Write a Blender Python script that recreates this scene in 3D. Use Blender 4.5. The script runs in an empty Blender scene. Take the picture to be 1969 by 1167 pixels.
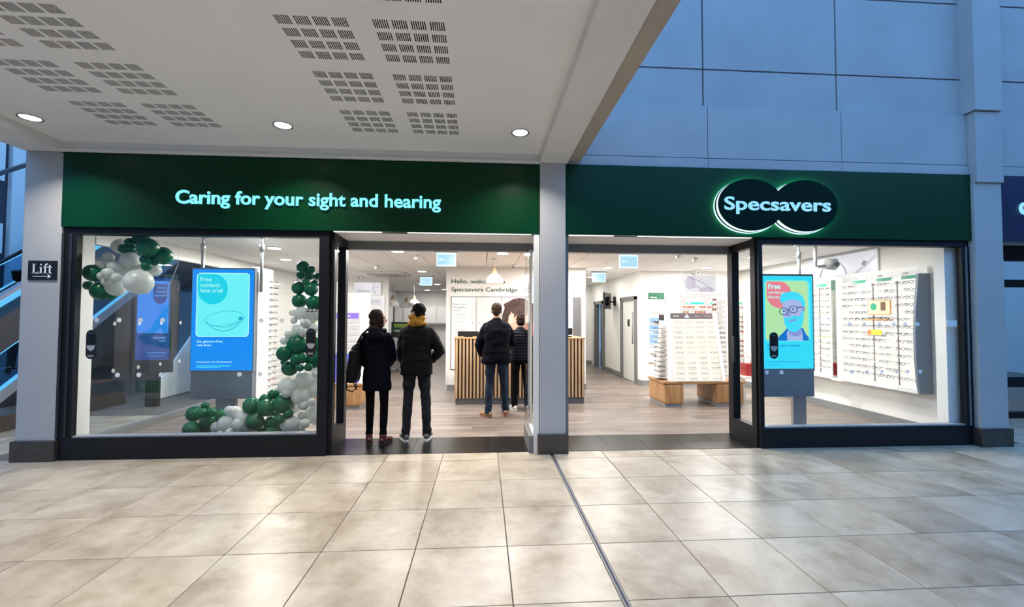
import bpy, bmesh, math, random
from math import sin, cos, pi, radians, sqrt
from mathutils import Vector, Matrix, noise
random.seed(11)
SC = bpy.context.scene
COL = SC.collection

# ------------------------------------------------------------------ camera
cam = bpy.data.cameras.new('camera'); camo = bpy.data.objects.new('camera', cam); COL.objects.link(camo)
cam.sensor_width = 36; cam.lens = 840/1969*36; cam.clip_start = .05; cam.clip_end = 200
camo.location = (0, 0, 1.6)
camo.rotation_euler = (Matrix.Rotation(radians(-3.744), 3, 'Z') @ Matrix.Rotation(radians(90+1.824), 3, 'X') @ Matrix.Rotation(radians(.178), 3, 'Z')).to_euler()
SC.camera = camo

# ------------------------------------------------------------------ world: blue dusk sky over the glass-roofed hall
w = bpy.data.worlds.new('dusk'); SC.world = w; w.use_nodes = True
wn = w.node_tree.nodes; wn['Background'].inputs[0].default_value = (.19, .46, .95, 1); wn['Background'].inputs[1].default_value = 2.2

SC.view_settings.view_transform = 'Standard'; SC.view_settings.look = 'None'
SC.view_settings.exposure = 0.0; SC.view_settings.gamma = 1; SC.view_settings.use_curve_mapping = False

def area(name, loc, size, power, color=(1, 1, 1), rot=(0, 0, 0), sy=None, disk=False, spread=180):
    l = bpy.data.lights.new(name, 'AREA'); l.energy = power; l.color = color; l.size = size
    l.shape = 'DISK' if disk else ('RECTANGLE' if sy else 'SQUARE')
    if sy: l.size_y = sy
    l.spread = radians(spread)
    o = bpy.data.objects.new(name, l); COL.objects.link(o); o.location = loc; o.rotation_euler = rot
    return o
# power of the lamps built further down
SOFFIT_W = 21; SHOP_W = 62; FAR_W = 18
WARM = (1, .93, .84); SHOPC = (1, .955, .90)

# ------------------------------------------------------------------ materials
MATS = {}
def mat(name, col, rough=.5, metal=0, spec=.5, bump=0, bscale=40, var=0, vscale=3, rnd=0, emit=None, es=0, coat=0, var2=None):
    if name in MATS: return MATS[name]
    m = bpy.data.materials.new(name); m.use_nodes = True; nt = m.node_tree; n = nt.nodes; L = nt.links
    b = n['Principled BSDF']
    b.inputs['Roughness'].default_value = rough; b.inputs['Metallic'].default_value = metal
    b.inputs['Specular IOR Level'].default_value = spec; b.inputs['Coat Weight'].default_value = coat
    b.inputs['Coat Roughness'].default_value = .08
    b.inputs['Base Color'].default_value = (*col, 1)
    tc = n.new('ShaderNodeTexCoord'); geo = n.new('ShaderNodeNewGeometry')
    if var or rnd:
        nz = n.new('ShaderNodeTexNoise'); nz.inputs['Scale'].default_value = vscale; nz.inputs['Detail'].default_value = 5
        L.new(geo.outputs['Position'], nz.inputs['Vector'])
        mr = n.new('ShaderNodeMapRange'); mr.inputs[1].default_value = .3; mr.inputs[2].default_value = .7
        mr.inputs[3].default_value = 1-var; mr.inputs[4].default_value = 1+var
        L.new(nz.outputs['Fac'], mr.inputs[0])
        oi = n.new('ShaderNodeObjectInfo'); mr2 = n.new('ShaderNodeMapRange')
        mr2.inputs[3].default_value = 1-rnd; mr2.inputs[4].default_value = 1+rnd
        L.new(oi.outputs['Random'], mr2.inputs[0])
        mu = n.new('ShaderNodeMath'); mu.operation = 'MULTIPLY'; L.new(mr.outputs[0], mu.inputs[0]); L.new(mr2.outputs[0], mu.inputs[1])
        vm = n.new('ShaderNodeVectorMath'); vm.operation = 'SCALE'; vm.inputs[0].default_value = col
        L.new(mu.outputs[0], vm.inputs['Scale']); L.new(vm.outputs[0], b.inputs['Base Color'])
    if bump:
        n2 = n.new('ShaderNodeTexNoise'); n2.inputs['Scale'].default_value = bscale; n2.inputs['Detail'].default_value = 4
        L.new(tc.outputs['Object'], n2.inputs['Vector'])
        bp = n.new('ShaderNodeBump'); bp.inputs['Strength'].default_value = bump; bp.inputs['Distance'].default_value = .01
        L.new(n2.outputs['Fac'], bp.inputs['Height']); L.new(bp.outputs[0], b.inputs['Normal'])
    if emit:
        b.inputs['Emission Color'].default_value = (*emit, 1); b.inputs['Emission Strength'].default_value = es
    MATS[name] = m; return m
def glow(name, col, s=1):
    if name in MATS: return MATS[name]
    m = bpy.data.materials.new(name); m.use_nodes = True; b = m.node_tree.nodes['Principled BSDF']
    b.inputs['Base Color'].default_value = (.02, .02, .02, 1); b.inputs['Roughness'].default_value = .3
    b.inputs['Emission Color'].default_value = (*col, 1); b.inputs['Emission Strength'].default_value = s
    MATS[name] = m; return m
def glass_mat(name, tint=(.97, .985, .98), k=1.0):
    m = bpy.data.materials.new(name); m.use_nodes = True; nt = m.node_tree; n = nt.nodes; L = nt.links
    for x in list(n):
        if x.type != 'OUTPUT_MATERIAL': n.remove(x)
    out = n['Material Output']; t = n.new('ShaderNodeBsdfTransparent'); t.inputs[0].default_value = (*tint, 1)
    g = n.new('ShaderNodeBsdfGlossy'); g.inputs['Roughness'].default_value = 0
    fr = n.new('ShaderNodeFresnel'); fr.inputs[0].default_value = 1.5
    ge = n.new('ShaderNodeNewGeometry'); inv = n.new('ShaderNodeMath'); inv.operation = 'SUBTRACT'; inv.inputs[0].default_value = 1
    L.new(ge.outputs['Backfacing'], inv.inputs[1]); mu = n.new('ShaderNodeMath'); mu.operation = 'MULTIPLY'
    L.new(fr.outputs[0], mu.inputs[0]); L.new(inv.outputs[0], mu.inputs[1])
    m2 = n.new('ShaderNodeMath'); m2.operation = 'MULTIPLY'; m2.inputs[1].default_value = k; L.new(mu.outputs[0], m2.inputs[0])
    mx = n.new('ShaderNodeMixShader'); L.new(m2.outputs[0], mx.inputs[0]); L.new(t.outputs[0], mx.inputs[1]); L.new(g.outputs[0], mx.inputs[2])
    L.new(mx.outputs[0], out.inputs[0]); MATS[name] = m; return m

def stone_tile():
    m = bpy.data.materials.new('travertine_tile'); m.use_nodes = True; nt = m.node_tree; n = nt.nodes; L = nt.links; b = n['Principled BSDF']
    geo = n.new('ShaderNodeNewGeometry'); oi = n.new('ShaderNodeObjectInfo')
    off = n.new('ShaderNodeVectorMath'); off.operation = 'SCALE'; off.inputs[0].default_value = (37, 19, 7); L.new(oi.outputs['Random'], off.inputs['Scale'])
    ad = n.new('ShaderNodeVectorMath'); L.new(geo.outputs['Position'], ad.inputs[0]); L.new(off.outputs[0], ad.inputs[1])
    n1 = n.new('ShaderNodeTexNoise'); n1.inputs['Scale'].default_value = 1.9; n1.inputs['Detail'].default_value = 6; n1.inputs['Roughness'].default_value = .6; n1.inputs['Distortion'].default_value = .3
    n2 = n.new('ShaderNodeTexNoise'); n2.inputs['Scale'].default_value = 7; n2.inputs['Detail'].default_value = 6; n2.inputs['Roughness'].default_value = .65
    for x in (n1, n2): L.new(ad.outputs[0], x.inputs['Vector'])
    mx = n.new('ShaderNodeMix'); mx.inputs[0].default_value = .35; L.new(n1.outputs['Fac'], mx.inputs[2]); L.new(n2.outputs['Fac'], mx.inputs[3])
    cr = n.new('ShaderNodeValToRGB'); e = cr.color_ramp.elements
    e[0].position = .33; e[0].color = (.255, .19, .128, 1); e[1].position = .66; e[1].color = (.54, .47, .37, 1)
    k = cr.color_ramp.elements.new(.5); k.color = (.41, .34, .255, 1)
    L.new(mx.outputs[0], cr.inputs[0])
    mr = n.new('ShaderNodeMapRange'); mr.inputs[3].default_value = .9; mr.inputs[4].default_value = 1.08; L.new(oi.outputs['Random'], mr.inputs[0])
    vm = n.new('ShaderNodeVectorMath'); vm.operation = 'SCALE'; L.new(cr.outputs[0], vm.inputs[0]); L.new(mr.outputs[0], vm.inputs['Scale'])
    L.new(vm.outputs[0], b.inputs['Base Color'])
    r = n.new('ShaderNodeMapRange'); r.inputs[3].default_value = .25; r.inputs[4].default_value = .40; L.new(n2.outputs['Fac'], r.inputs[0]); L.new(r.outputs[0], b.inputs['Roughness'])
    bp = n.new('ShaderNodeBump'); bp.inputs['Strength'].default_value = .05; bp.inputs['Distance'].default_value = .004; L.new(n1.outputs['Fac'], bp.inputs['Height']); L.new(bp.outputs[0], b.inputs['Normal'])
    b.inputs['Specular IOR Level'].default_value = .36
    MATS['stone'] = m; return m
def wood(name, c1, c2, axis='Z', scale=6, rough=.42, rnd=.08):
    m = bpy.data.materials.new(name); m.use_nodes = True; nt = m.node_tree; n = nt.nodes; L = nt.links; b = n['Principled BSDF']
    geo = n.new('ShaderNodeNewGeometry'); mp = n.new('ShaderNodeMapping'); oi = n.new('ShaderNodeObjectInfo')
    off = n.new('ShaderNodeVectorMath'); off.operation = 'SCALE'; off.inputs[0].default_value = (23, 11, 31); L.new(oi.outputs['Random'], off.inputs['Scale'])
    ad = n.new('ShaderNodeVectorMath'); L.new(geo.outputs['Position'], ad.inputs[0]); L.new(off.outputs[0], ad.inputs[1])
    s = {'X': (.12, 1, 1), 'Y': (1, .12, 1), 'Z': (1, 1, .12)}[axis]; mp.inputs['Scale'].default_value = s; L.new(ad.outputs[0], mp.inputs['Vector'])
    nz = n.new('ShaderNodeTexNoise'); nz.inputs['Scale'].default_value = scale; nz.inputs['Detail'].default_value = 8; nz.inputs['Distortion'].default_value = 1.2; L.new(mp.outputs[0], nz.inputs['Vector'])
    cr = n.new('ShaderNodeValToRGB'); e = cr.color_ramp.elements; e[0].position = .3; e[0].color = (*c1, 1); e[1].position = .7; e[1].color = (*c2, 1); L.new(nz.outputs['Fac'], cr.inputs[0])
    mr = n.new('ShaderNodeMapRange'); mr.inputs[3].default_value = 1-rnd; mr.inputs[4].default_value = 1+rnd; L.new(oi.outputs['Random'], mr.inputs[0])
    vm = n.new('ShaderNodeVectorMath'); vm.operation = 'SCALE'; L.new(cr.outputs[0], vm.inputs[0]); L.new(mr.outputs[0], vm.inputs['Scale']); L.new(vm.outputs[0], b.inputs['Base Color'])
    b.inputs['Roughness'].default_value = rough
    MATS[name] = m; return m
STONE = stone_tile()
OAK = wood('oak_veneer', (.30, .15, .06), (.50, .29, .13), 'Z', 7)
SLATW = wood('oak_slat', (.36, .215, .11), (.52, .34, .19), 'Z', 9)
PLANK = wood('vinyl_plank', (.115, .092, .078), (.235, .195, .17), 'X', 5, .38, .13)
GLASS = glass_mat('shop_glass')
M = lambda n: MATS[n]
mat('grout', (.12, .10, .085), .8)
mat('render', (.43, .43, .43), .85, bump=.25, bscale=160, var=.03, vscale=2)
mat('soffit', (.86, .86, .86), .85, bump=.08, bscale=120, var=.02, vscale=1.5)
mat('beam', (.74, .73, .71), .8, bump=.08, bscale=90, var=.03)
mat('beam_edge_shaded', (.42, .37, .30), .8, var=.06, vscale=5)  # weaker light on this underside strip is put into the darker beige
mat('cladding', (.40, .40, .41), .6, bump=.25, bscale=120, var=.07, vscale=1.6, rnd=.025)
mat('dark_joint', (.05, .05, .07), .8)
mat('plinth_stone', (.055, .045, .038), .35, var=.25, vscale=18)
mat('green_fascia', (.0, .034, .0115), .30, spec=.2)
mat('logo_green', (.0, .014, .010), .5, spec=.08)
mat('navy_fascia', (.003, .006, .05), .3)
mat('frame_black', (.008, .009, .012), .45, spec=.25)
mat('frame_blackgrey', (.018, .019, .023), .5)
mat('frame_grey', (.16, .165, .17), .45)
mat('steel', (.45, .46, .48), .35, .7)
mat('steelgrey', (.30, .315, .34), .45, .2)
mat('panel_grey', (.20, .235, .28), .5, .1, bump=.05)
mat('slot_dark', (.03, .028, .027), .9)
mat('white_wall', (.80, .79, .76), .7, bump=.04, bscale=80, var=.012)
mat('white_gloss', (.84, .84, .83), .3)
mat('ceiling_white', (.80, .79, .77), .85, rnd=.012)
mat('skirting', (.20, .205, .21), .5)
mat('mat_dark', (.004, .004, .0045), .27, spec=.3, bump=.12, bscale=260, var=.35, vscale=14, rnd=.15)
mat('kick', (.07, .072, .078), .4)
mat('slat_back', (.022, .017, .014), .7)
mat('door_white', (.62, .63, .60), .5)
mat('door_frame', (.15, .155, .155), .5)
mat('black_plastic', (.01, .01, .011), .35)
mat('screen_off', (.012, .013, .015), .15)
mat('white_plastic', (.75, .75, .74), .4)
mat('ink_green', (.0, .065, .042), .5)
mat('ink_grey', (.12, .12, .125), .6)
mat('ink_lightgrey', (.4, .4, .41), .6)
glass_mat('frosted', (.6, .6, .6), 0)
fn = MATS['frosted'].node_tree; fd = fn.nodes.new('ShaderNodeBsdfDiffuse'); fd.inputs[0].default_value = (.85, .86, .88, 1); fx = fn.nodes.new('ShaderNodeMixShader'); fx.inputs[0].default_value = .38
fn.links.new(fn.nodes['Transparent BSDF'].outputs[0], fx.inputs[1]); fn.links.new(fd.outputs[0], fx.inputs[2]); fn.links.new(fx.outputs[0], fn.nodes['Material Output'].inputs[0]); fn.nodes['Transparent BSDF'].inputs[0].default_value = (.93, .94, .95, 1)
mat('ink_white', (.85, .85, .85), .5)
mat('white_trim', (.78, .78, .76), .4)
mat('tag_green', (.0, .30, .17), .4, emit=(.0, .45, .25), es=.10)
mat('header_green', (.0, .10, .055), .45)
mat('red_plastic', (.32, .012, .015), .4)
mat('bin_green', (.0, .045, .022), .4)
mat('leaf_green', (.08, .36, .03), .5)
mat('shelf_acrylic', (.82, .82, .80), .15)
mat('frame_lilac', (.30, .24, .25), .5)
mat('copper', (.45, .22, .12), .4)
glow('backlit', (1, .97, .91), 1.08)
glow('backlit_cream', (1, .975, .86), .98)
glow('backlit_soft', (1, .96, .92), .80)
glow('lamp_white', (1, .96, .90), 9)
glow('lamp_soft', (.95, .97, 1), 2.6)
glow('letter_cyan', (.22, .80, 1), 1.25)
glow('letter_blue', (.27, .68, 1), 1.15)
glow('letter_edge', (.55, .95, 1), 1.5)
glow('halo', (.25, .95, .75), 30)
glow('crescent', (.72, 1, 1), 1.5)
glow('scr_blue', (.0, .27, .95), 1.0)
glow('scr_border', (.10, .80, 1), 1.0)
glow('scr_cyan', (.16, .93, 1), 1.0)
glow('scr_teal', (.0, .66, .86), 1.0)
glow('scr_ink', (.0, .42, .62), 1.0)
glow('scr_white', (.55, 1, 1), 1.0)
glow('scr_cyan2', (.03, .74, 1), 1.0)
glow('scr_cyanlight', (.12, .92, 1), 1.0)
glow('scr_lime', (.48, .84, .42), 1.0)
glow('scr_coral', (.86, .22, .28), 1.0)
glow('scr_navy', (.0, .17, .62), 1.0)
glow('scr_skin', (.42, .50, .86), 1.0)
glow('scr_skin_dark', (.25, .32, .70), 1.0)
glow('scr_dark', (.03, .05, .14), 1.0)
glow('scr_hair', (.05, .76, 1), 1.0)
glow('exit_blue', (.42, .74, .90), 1.0)
glow('exit_edge', (.75, .93, 1), 1.1)
glow('panel_sky', (.18, .52, .85), .85)
glow('esc_blue', (.12, .55, 1), .95)
glow('purple_light', (.16, .18, .95), 1.0)
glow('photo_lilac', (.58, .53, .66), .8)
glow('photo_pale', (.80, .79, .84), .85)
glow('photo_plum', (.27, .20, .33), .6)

# ------------------------------------------------------------------ mesh builder
class B:
    def __init__(s): s.v = []; s.f = []; s.sm = []
    def add(s, V, F, sm=False):
        o = len(s.v); s.v += [tuple(x) for x in V]; s.f += [tuple(i+o for i in f) for f in F]; s.sm += [sm]*len(F); return s
    def box(s, x0, x1, y0, y1, z0, z1, bev=0):
        if x0 > x1: x0, x1 = x1, x0
        if y0 > y1: y0, y1 = y1, y0
        if z0 > z1: z0, z1 = z1, z0
        if bev:
            b = min(bev, (x1-x0)/2.01, (y1-y0)/2.01, (z1-z0)/2.01); bm = bmesh.new(); bmesh.ops.create_cube(bm, size=1)
            for v in bm.verts: v.co = Vector(((x0+x1)/2+v.co.x*(x1-x0), (y0+y1)/2+v.co.y*(y1-y0), (z0+z1)/2+v.co.z*(z1-z0)))
            bmesh.ops.bevel(bm, geom=bm.edges[:], offset=b, segments=2, affect='EDGES', profile=.7)
            bm.verts.index_update(); s.add([v.co[:] for v in bm.verts], [[v.index for v in f.verts] for f in bm.faces]); bm.free(); return s
        V = [(x, y, z) for z in (z0, z1) for y in (y0, y1) for x in (x0, x1)]
        return s.add(V, [(0, 2, 3, 1), (4, 5, 7, 6), (0, 1, 5, 4), (2, 6, 7, 3), (0, 4, 6, 2), (1, 3, 7, 5)])
    def prism(s, pts, vec):
        """closed polygon (3-D points) swept along vec"""
        n = len(pts); v = Vector(vec); P = [Vector(p) for p in pts]
        return s.add([p[:] for p in P]+[(p+v)[:] for p in P], [tuple(range(n))[::-1], tuple(range(n, 2*n))]+[(i, (i+1) % n, n+(i+1) % n, n+i) for i in range(n)])
    def tube(s, pts, r, n=8, closed=False, caps=True):
        P = [Vector(p) for p in pts]; m = len(P); R = r if isinstance(r, (list, tuple)) else [r]*m
        up = None; V = []
        for i in range(m):
            if closed: t = P[(i+1) % m]-P[i-1]
            else: t = P[min(i+1, m-1)]-P[max(i-1, 0)]
            t.normalize()
            if up is None:
                a = Vector((0, 0, 1)) if abs(t.z) < .9 else Vector((1, 0, 0)); up = (a-t*a.dot(t)).normalized()
            else: up = (up-t*up.dot(t)).normalized()
            sd = t.cross(up)
            for k in range(n):
                a = 2*pi*k/n; V.append((P[i]+up*cos(a)*R[i]+sd*sin(a)*R[i])[:])
        F = []
        for i in range(m if closed else m-1):
            j = (i+1) % m
            for k in range(n): F.append((i*n+k, i*n+(k+1) % n, j*n+(k+1) % n, j*n+k))
        if caps and not closed: F += [tuple(range(n))[::-1], tuple((m-1)*n+k for k in range(n))]
        return s.add(V, F, True)
    def loft(s, rings, n=20, pw=2.0):
        """rings: (x, y, z, rx, ry); horizontal superellipses"""
        V = []
        for (x, y, z, rx, ry) in rings:
            for k in range(n):
                a = 2*pi*k/n; c, d = cos(a), sin(a)
                V.append((x+rx*math.copysign(abs(c)**(2/pw), c), y+ry*math.copysign(abs(d)**(2/pw), d), z))
        m = len(rings); F = [(i*n+k, i*n+(k+1) % n, (i+1)*n+(k+1) % n, (i+1)*n+k) for i in range(m-1) for k in range(n)]
        F += [tuple(range(n))[::-1], tuple((m-1)*n+k for k in range(n))]
        return s.add(V, F, True)
    def lathe(s, prof, c=(0, 0, 0), n=24):
        """prof: (r, z)"""
        return s.loft([(c[0], c[1], c[2]+z, max(r, 1e-4), max(r, 1e-4)) for r, z in prof], n)
    def ell(s, c, r, rot=None, nu=16, nv=10):
        V = []; rot = rot or Matrix.Identity(3)
        for i in range(nv+1):
            t = pi*i/nv
            for k in range(nu):
                a = 2*pi*k/nu; p = rot @ Vector((r[0]*max(sin(t), 1e-3)*cos(a), r[1]*max(sin(t), 1e-3)*sin(a), -r[2]*cos(t))); V.append((p+Vector(c))[:])
        F = [(i*nu+k, i*nu+(k+1) % nu, (i+1)*nu+(k+1) % nu, (i+1)*nu+k) for i in range(nv) for k in range(nu)]
        F += [tuple(range(nu))[::-1], tuple(nv*nu+k for k in range(nu))]
        return s.add(V, F, True)
    def xf(s, Mx): s.v = [(Mx @ Vector(p))[:] for p in s.v]; return s
    def build(s, name, m, parent=None, local=False, origin=None, label=None, cat=None, group=None, kind=None):
        me = bpy.data.meshes.new(name)
        if local: o0 = Vector((0, 0, 0))
        elif origin is not None: o0 = Vector(origin)
        else:
            xs, ys, zs = zip(*s.v); o0 = Vector(((min(xs)+max(xs))/2, (min(ys)+max(ys))/2, min(zs)))
        me.from_pydata([(Vector(p)-o0)[:] for p in s.v], [], s.f)
        me.polygons.foreach_set('use_smooth', s.sm); me.update()
        me.materials.append(MATS[m] if isinstance(m, str) else m)
        return link(name, me, o0, parent, label, cat, group, kind, local)
def link(name, me, loc, parent=None, label=None, cat=None, group=None, kind=None, local=False):
    o = bpy.data.objects.new(name, me); COL.objects.link(o); o.location = loc
    if parent is not None:
        o.parent = parent
        if not local: o.matrix_parent_inverse = wmat(parent).inverted()
    tag(o, label, cat, group, kind); return o
def wmat(o):
    m = o.matrix_basis.copy()
    if o.parent: m = wmat(o.parent) @ o.matrix_parent_inverse @ m
    return m
def tag(o, label=None, cat=None, group=None, kind=None):
    for k, v in (('label', label), ('category', cat), ('group', group), ('kind', kind)):
        if v: o[k] = v
    return o
def thing(name, label, cat, loc=(0, 0, 0), group=None, kind=None, rz=0):
    o = bpy.data.objects.new(name, None); COL.objects.link(o); o.location = loc; o.rotation_euler = (0, 0, rz); o.empty_display_size = .1
    return tag(o, label, cat, group, kind)
KIDS = {}
def copy_tree(o, parent=None, kids=None):
    c = o.copy(); COL.objects.link(c)
    if parent is not None: c.parent = parent
    for ch in [x for x in COL.objects if x.parent == o] if kids is None else kids: copy_tree(ch, c, [])
    return c

# ------------------------------------------------------------------ lettering and flat print
def text_mesh(body, off=0, ext=0, res=3, bev=0):
    c = bpy.data.curves.new('t', 'FONT'); c.body = body; c.size = 1; c.offset = off; c.extrude = ext; c.resolution_u = res; c.bevel_depth = bev; c.bevel_resolution = 1
    o = bpy.data.objects.new('t', c); me = bpy.data.meshes.new_from_object(o)
    bpy.data.objects.remove(o); bpy.data.curves.remove(c); return me
def ext_x(me):
    xs = [v.co.x for v in me.vertices]; return (min(xs), max(xs)) if xs else (0, 0)
class Plane:
    """a surface to print on: origin, right, up"""
    def __init__(s, o, r=(1, 0, 0), u=(0, 0, 1)):
        s.o = Vector(o); s.r = Vector(r).normalized(); s.u = Vector(u).normalized(); s.n = s.r.cross(s.u)
    def p(s, a, b, l=0): return s.o+s.r*a+s.u*b+s.n*l
    def mx(s, a, b, l, sx, sy=None, sz=1):
        sy = sy or sx; p = s.p(a, b, l)
        return Matrix(((s.r.x*sx, s.u.x*sy, s.n.x*sz, p.x), (s.r.y*sx, s.u.y*sy, s.n.y*sz, p.y), (s.r.z*sx, s.u.z*sy, s.n.z*sz, p.z), (0, 0, 0, 1)))
    def poly(s, name, pts, m, parent, l=.001, th=0, **k):
        b = B(); P = [s.p(a, c, l)[:] for a, c in pts]
        if th: b.prism(P, s.n*th)
        else: b.add(P, [tuple(range(len(P)))])
        return b.build(name, m, parent, **k)
    def rect(s, name, a0, b0, a1, b1, m, parent, l=.001, r=0, th=0, **k): return s.poly(name, rrect(a0, b0, a1, b1, r), m, parent, l, th, **k)
    def disc(s, name, a, b, ra, rb, m, parent, l=.001, n=28, th=0, **k):
        return s.poly(name, [(a+ra*cos(2*pi*i/n), b+rb*sin(2*pi*i/n)) for i in range(n)], m, parent, l, th, **k)
    def text(s, body, a, b, size, m, parent, l=.002, width=None, off=0, ext=0, name='lettering', **k):
        me = text_mesh(body, off, ext); x0, x1 = ext_x(me); sx = size*1.37
        sxx = width/(x1-x0) if width else sx
        me.transform(s.mx(a-(x0*sxx if width else 0), b, l, sxx, sx, 1)); me.materials.append(MATS[m] if isinstance(m, str) else m)
        bb = [v.co for v in me.vertices]; o0 = sum(bb, Vector())/max(len(bb), 1); me.transform(Matrix.Translation(-o0)); me.name = name
        return link(name, me, o0, parent, **k)
    def letters(s, body, a, b, size, width, m, parent, l=0, off=0, ext=0):
        full = ext_x(text_mesh(body, 0, 0, 3, off)); sx = width/(full[1]-full[0]); h = ext_x(text_mesh('H')); out = []
        for i, ch in enumerate(body):
            if ch == ' ': continue
            adv = ext_x(text_mesh(body[:i]+'H'))[1]-h[1]
            me = text_mesh(ch, 0, ext/sx, 4, off); me.transform(s.mx(a+(adv-full[0])*sx, b, l, sx, size*1.37, sx)); me.name = 'letter'
            bb = [v.co for v in me.vertices]; o0 = sum(bb, Vector())/len(bb); me.transform(Matrix.Translation(-o0)); me.materials.append(MATS[m])
            out.append(link('letter', me, o0, parent))
        return out
def rrect(a0, b0, a1, b1, r=0, n=6):
    if not r: return [(a0, b0), (a1, b0), (a1, b1), (a0, b1)]
    P = []
    for cx, cy, t in ((a1-r, b0+r, -90), (a1-r, b1-r, 0), (a0+r, b1-r, 90), (a0+r, b0+r, 180)):
        for i in range(n+1): a = radians(t+90*i/n); P.append((cx+r*cos(a), cy+r*sin(a)))
    return P
def smooth_mesh(name, b, voxel, m, parent=None, sm=4, wr=0, wf=9, seed=0, local=True, ridges=None, **k):
    """union of overlapping closed volumes, voxel-remeshed into one continuous skin, with soft creases"""
    me = bpy.data.meshes.new('tmp'); me.from_pydata(b.v, [], b.f); me.update()
    o = bpy.data.objects.new('tmp', me); COL.objects.link(o)
    r = o.modifiers.new('r', 'REMESH'); r.mode = 'VOXEL'; r.voxel_size = voxel; r.use_smooth_shade = True
    if sm: q = o.modifiers.new('s', 'SMOOTH'); q.iterations = sm; q.factor = .5
    dg = bpy.context.evaluated_depsgraph_get(); out = bpy.data.meshes.new_from_object(o.evaluated_get(dg)); bpy.data.objects.remove(o); bpy.data.meshes.remove(me)
    if wr or ridges:
        out.update(); nr = [v.normal.copy() for v in out.vertices]
        for v, nn in zip(out.vertices, nr):
            p = v.co; d = 0
            if wr:
                d = noise.noise(Vector((p.x*wf+seed, p.y*wf, p.z*wf*1.5)))*wr + noise.noise(Vector((p.x*wf*2.3, p.y*wf*2.3+seed, p.z*wf*2.6)))*wr*.45
            if ridges:
                z0, z1, pitch, amp = ridges
                if z0 < p.z < z1: d += amp*(abs(sin(pi*(p.z-z0)/pitch))**.6-.6)
            v.co = p+nn*d
    out.name = name; out.materials.clear(); out.materials.append(MATS[m] if isinstance(m, str) else m)
    out.polygons.foreach_set('use_smooth', [True]*len(out.polygons))
    return link(name, out, (0, 0, 0), parent, local=local, **k)

# ================================================================== SETTING: the hall
FY = 5.20                                   # shopfront line
floor = B().box(-16, 16, -9, 16, -.12, -.012).build('floor', 'grout', kind='structure')
cols = [.81+.61*k for k in range(15)]; colsL = [.81-.635*k for k in range(16)]
def tile_mesh(w_, d_):
    b = B(); g = .003
    b.box(-w_/2+g, w_/2-g, -d_/2+g, d_/2-g, -.014, 0); me = bpy.data.meshes.new('tile'); me.from_pydata(b.v, [], b.f); me.materials.append(STONE)
    bmm = bmesh.new(); bmm.from_mesh(me); bmesh.ops.bevel(bmm, geom=[e for e in bmm.edges if all(v.co.z > -.001 for v in e.verts)], offset=.002, segments=1, affect='EDGES'); bmm.to_mesh(me); bmm.free()
    return me
TM = {}
def tile(x0, x1, y0, y1):
    k = (round(x1-x0, 3), round(y1-y0, 3))
    if k not in TM: TM[k] = tile_mesh(*k)
    o = link('tile', TM[k], ((x0+x1)/2, (y0+y1)/2, 0), floor); return o
rows = [4.98-.625*k for k in range(7)]
edges = sorted(colsL+cols[1:])
for i in range(len(edges)-1):
    x0, x1 = edges[i], edges[i+1]
    if x1-x0 > .64: continue
    if abs(x0-.81) < .01: x0 += .018
    if abs(x1-.81) < .01: x1 -= .018
    for j in range(len(rows)-1):
        reach = 1.35*rows[j]+1.0
        if x0 > reach or x1 < -reach: continue
        tile(x0, x1, rows[j+1], rows[j])
    if -5.2 < x1 and x0 < 6.7: tile(x0, x1, 4.98, 5.235)
    if x1 < -4.9 and x0 > -8.2:
        for j in range(1 if -5.2 < x1 else 0, 4): tile(x0, x1, 4.98+.625*j, 4.98+.625*(j+1))
    if x0 > 6.5:
        for j in range(1 if x0 < 6.7 else 0, 3): tile(x0, x1, 4.98+.625*j, 4.98+.625*(j+1))
B().box(-16, 16, -9, .6, -.012, 0).build('floor', 'stone', kind='structure')
t = thing('expansion_joint', 'dark metal expansion strip running along the tiled mall floor to the centre pillar', 'floor strip', (.81, 2.5, 0), kind='structure')
B().box(.792, .803, .6, 5.0, -.012, .001).build('metal_rail', 'frame_grey', t)
B().box(.817, .828, .6, 5.0, -.012, .001).build('metal_rail', 'frame_grey', t)
B().box(.803, .817, .6, 5.0, -.012, -.003).build('rubber_insert', 'dark_joint', t)

# soffit over the left half of the hall, with acoustic slots cut into it
def slots():
    xs = []; ys = []
    gx = [(-3.80, -3.345), (-3.17, -2.715), (-1.375, -.915), (-.742, -.272)]
    gx = [(a-2.43, b-2.43) for a, b in gx[:1]]*0 + gx
    gy = [(4.18-.655*k, 4.66-.655*k) for k in range(6)]
    X = [-5.2]; XS = []
    for a, b in gx:
        p = (b-a)/3.76
        for i in range(4):
            for j in range(7):
                s0 = a+p*i+j*(p*.76/6.5); XS.append((s0, s0+p*.062))
    Y = []
    for a, b in gy:
        p = (b-a)/3.7
        for i in range(4): Y.append((a+p*i, a+p*i+p*.68))
    Y.sort(); XS.sort()
    xc = [(-5.0, XS[0][0], 0)]; 
    for i, (a, b) in enumerate(XS): xc.append((a, b, 1)); xc.append((b, XS[i+1][0] if i+1 < len(XS) else .70, 0))
    yc = [(-8, Y[0][0], 0)]
    for i, (a, b) in enumerate(Y): yc.append((a, b, 1)); yc.append((b, Y[i+1][0] if i+1 < len(Y) else 5.3, 0))
    return xc, yc
xc, yc = slots(); z0 = 3.56; bf = B(); bs = B()
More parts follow.
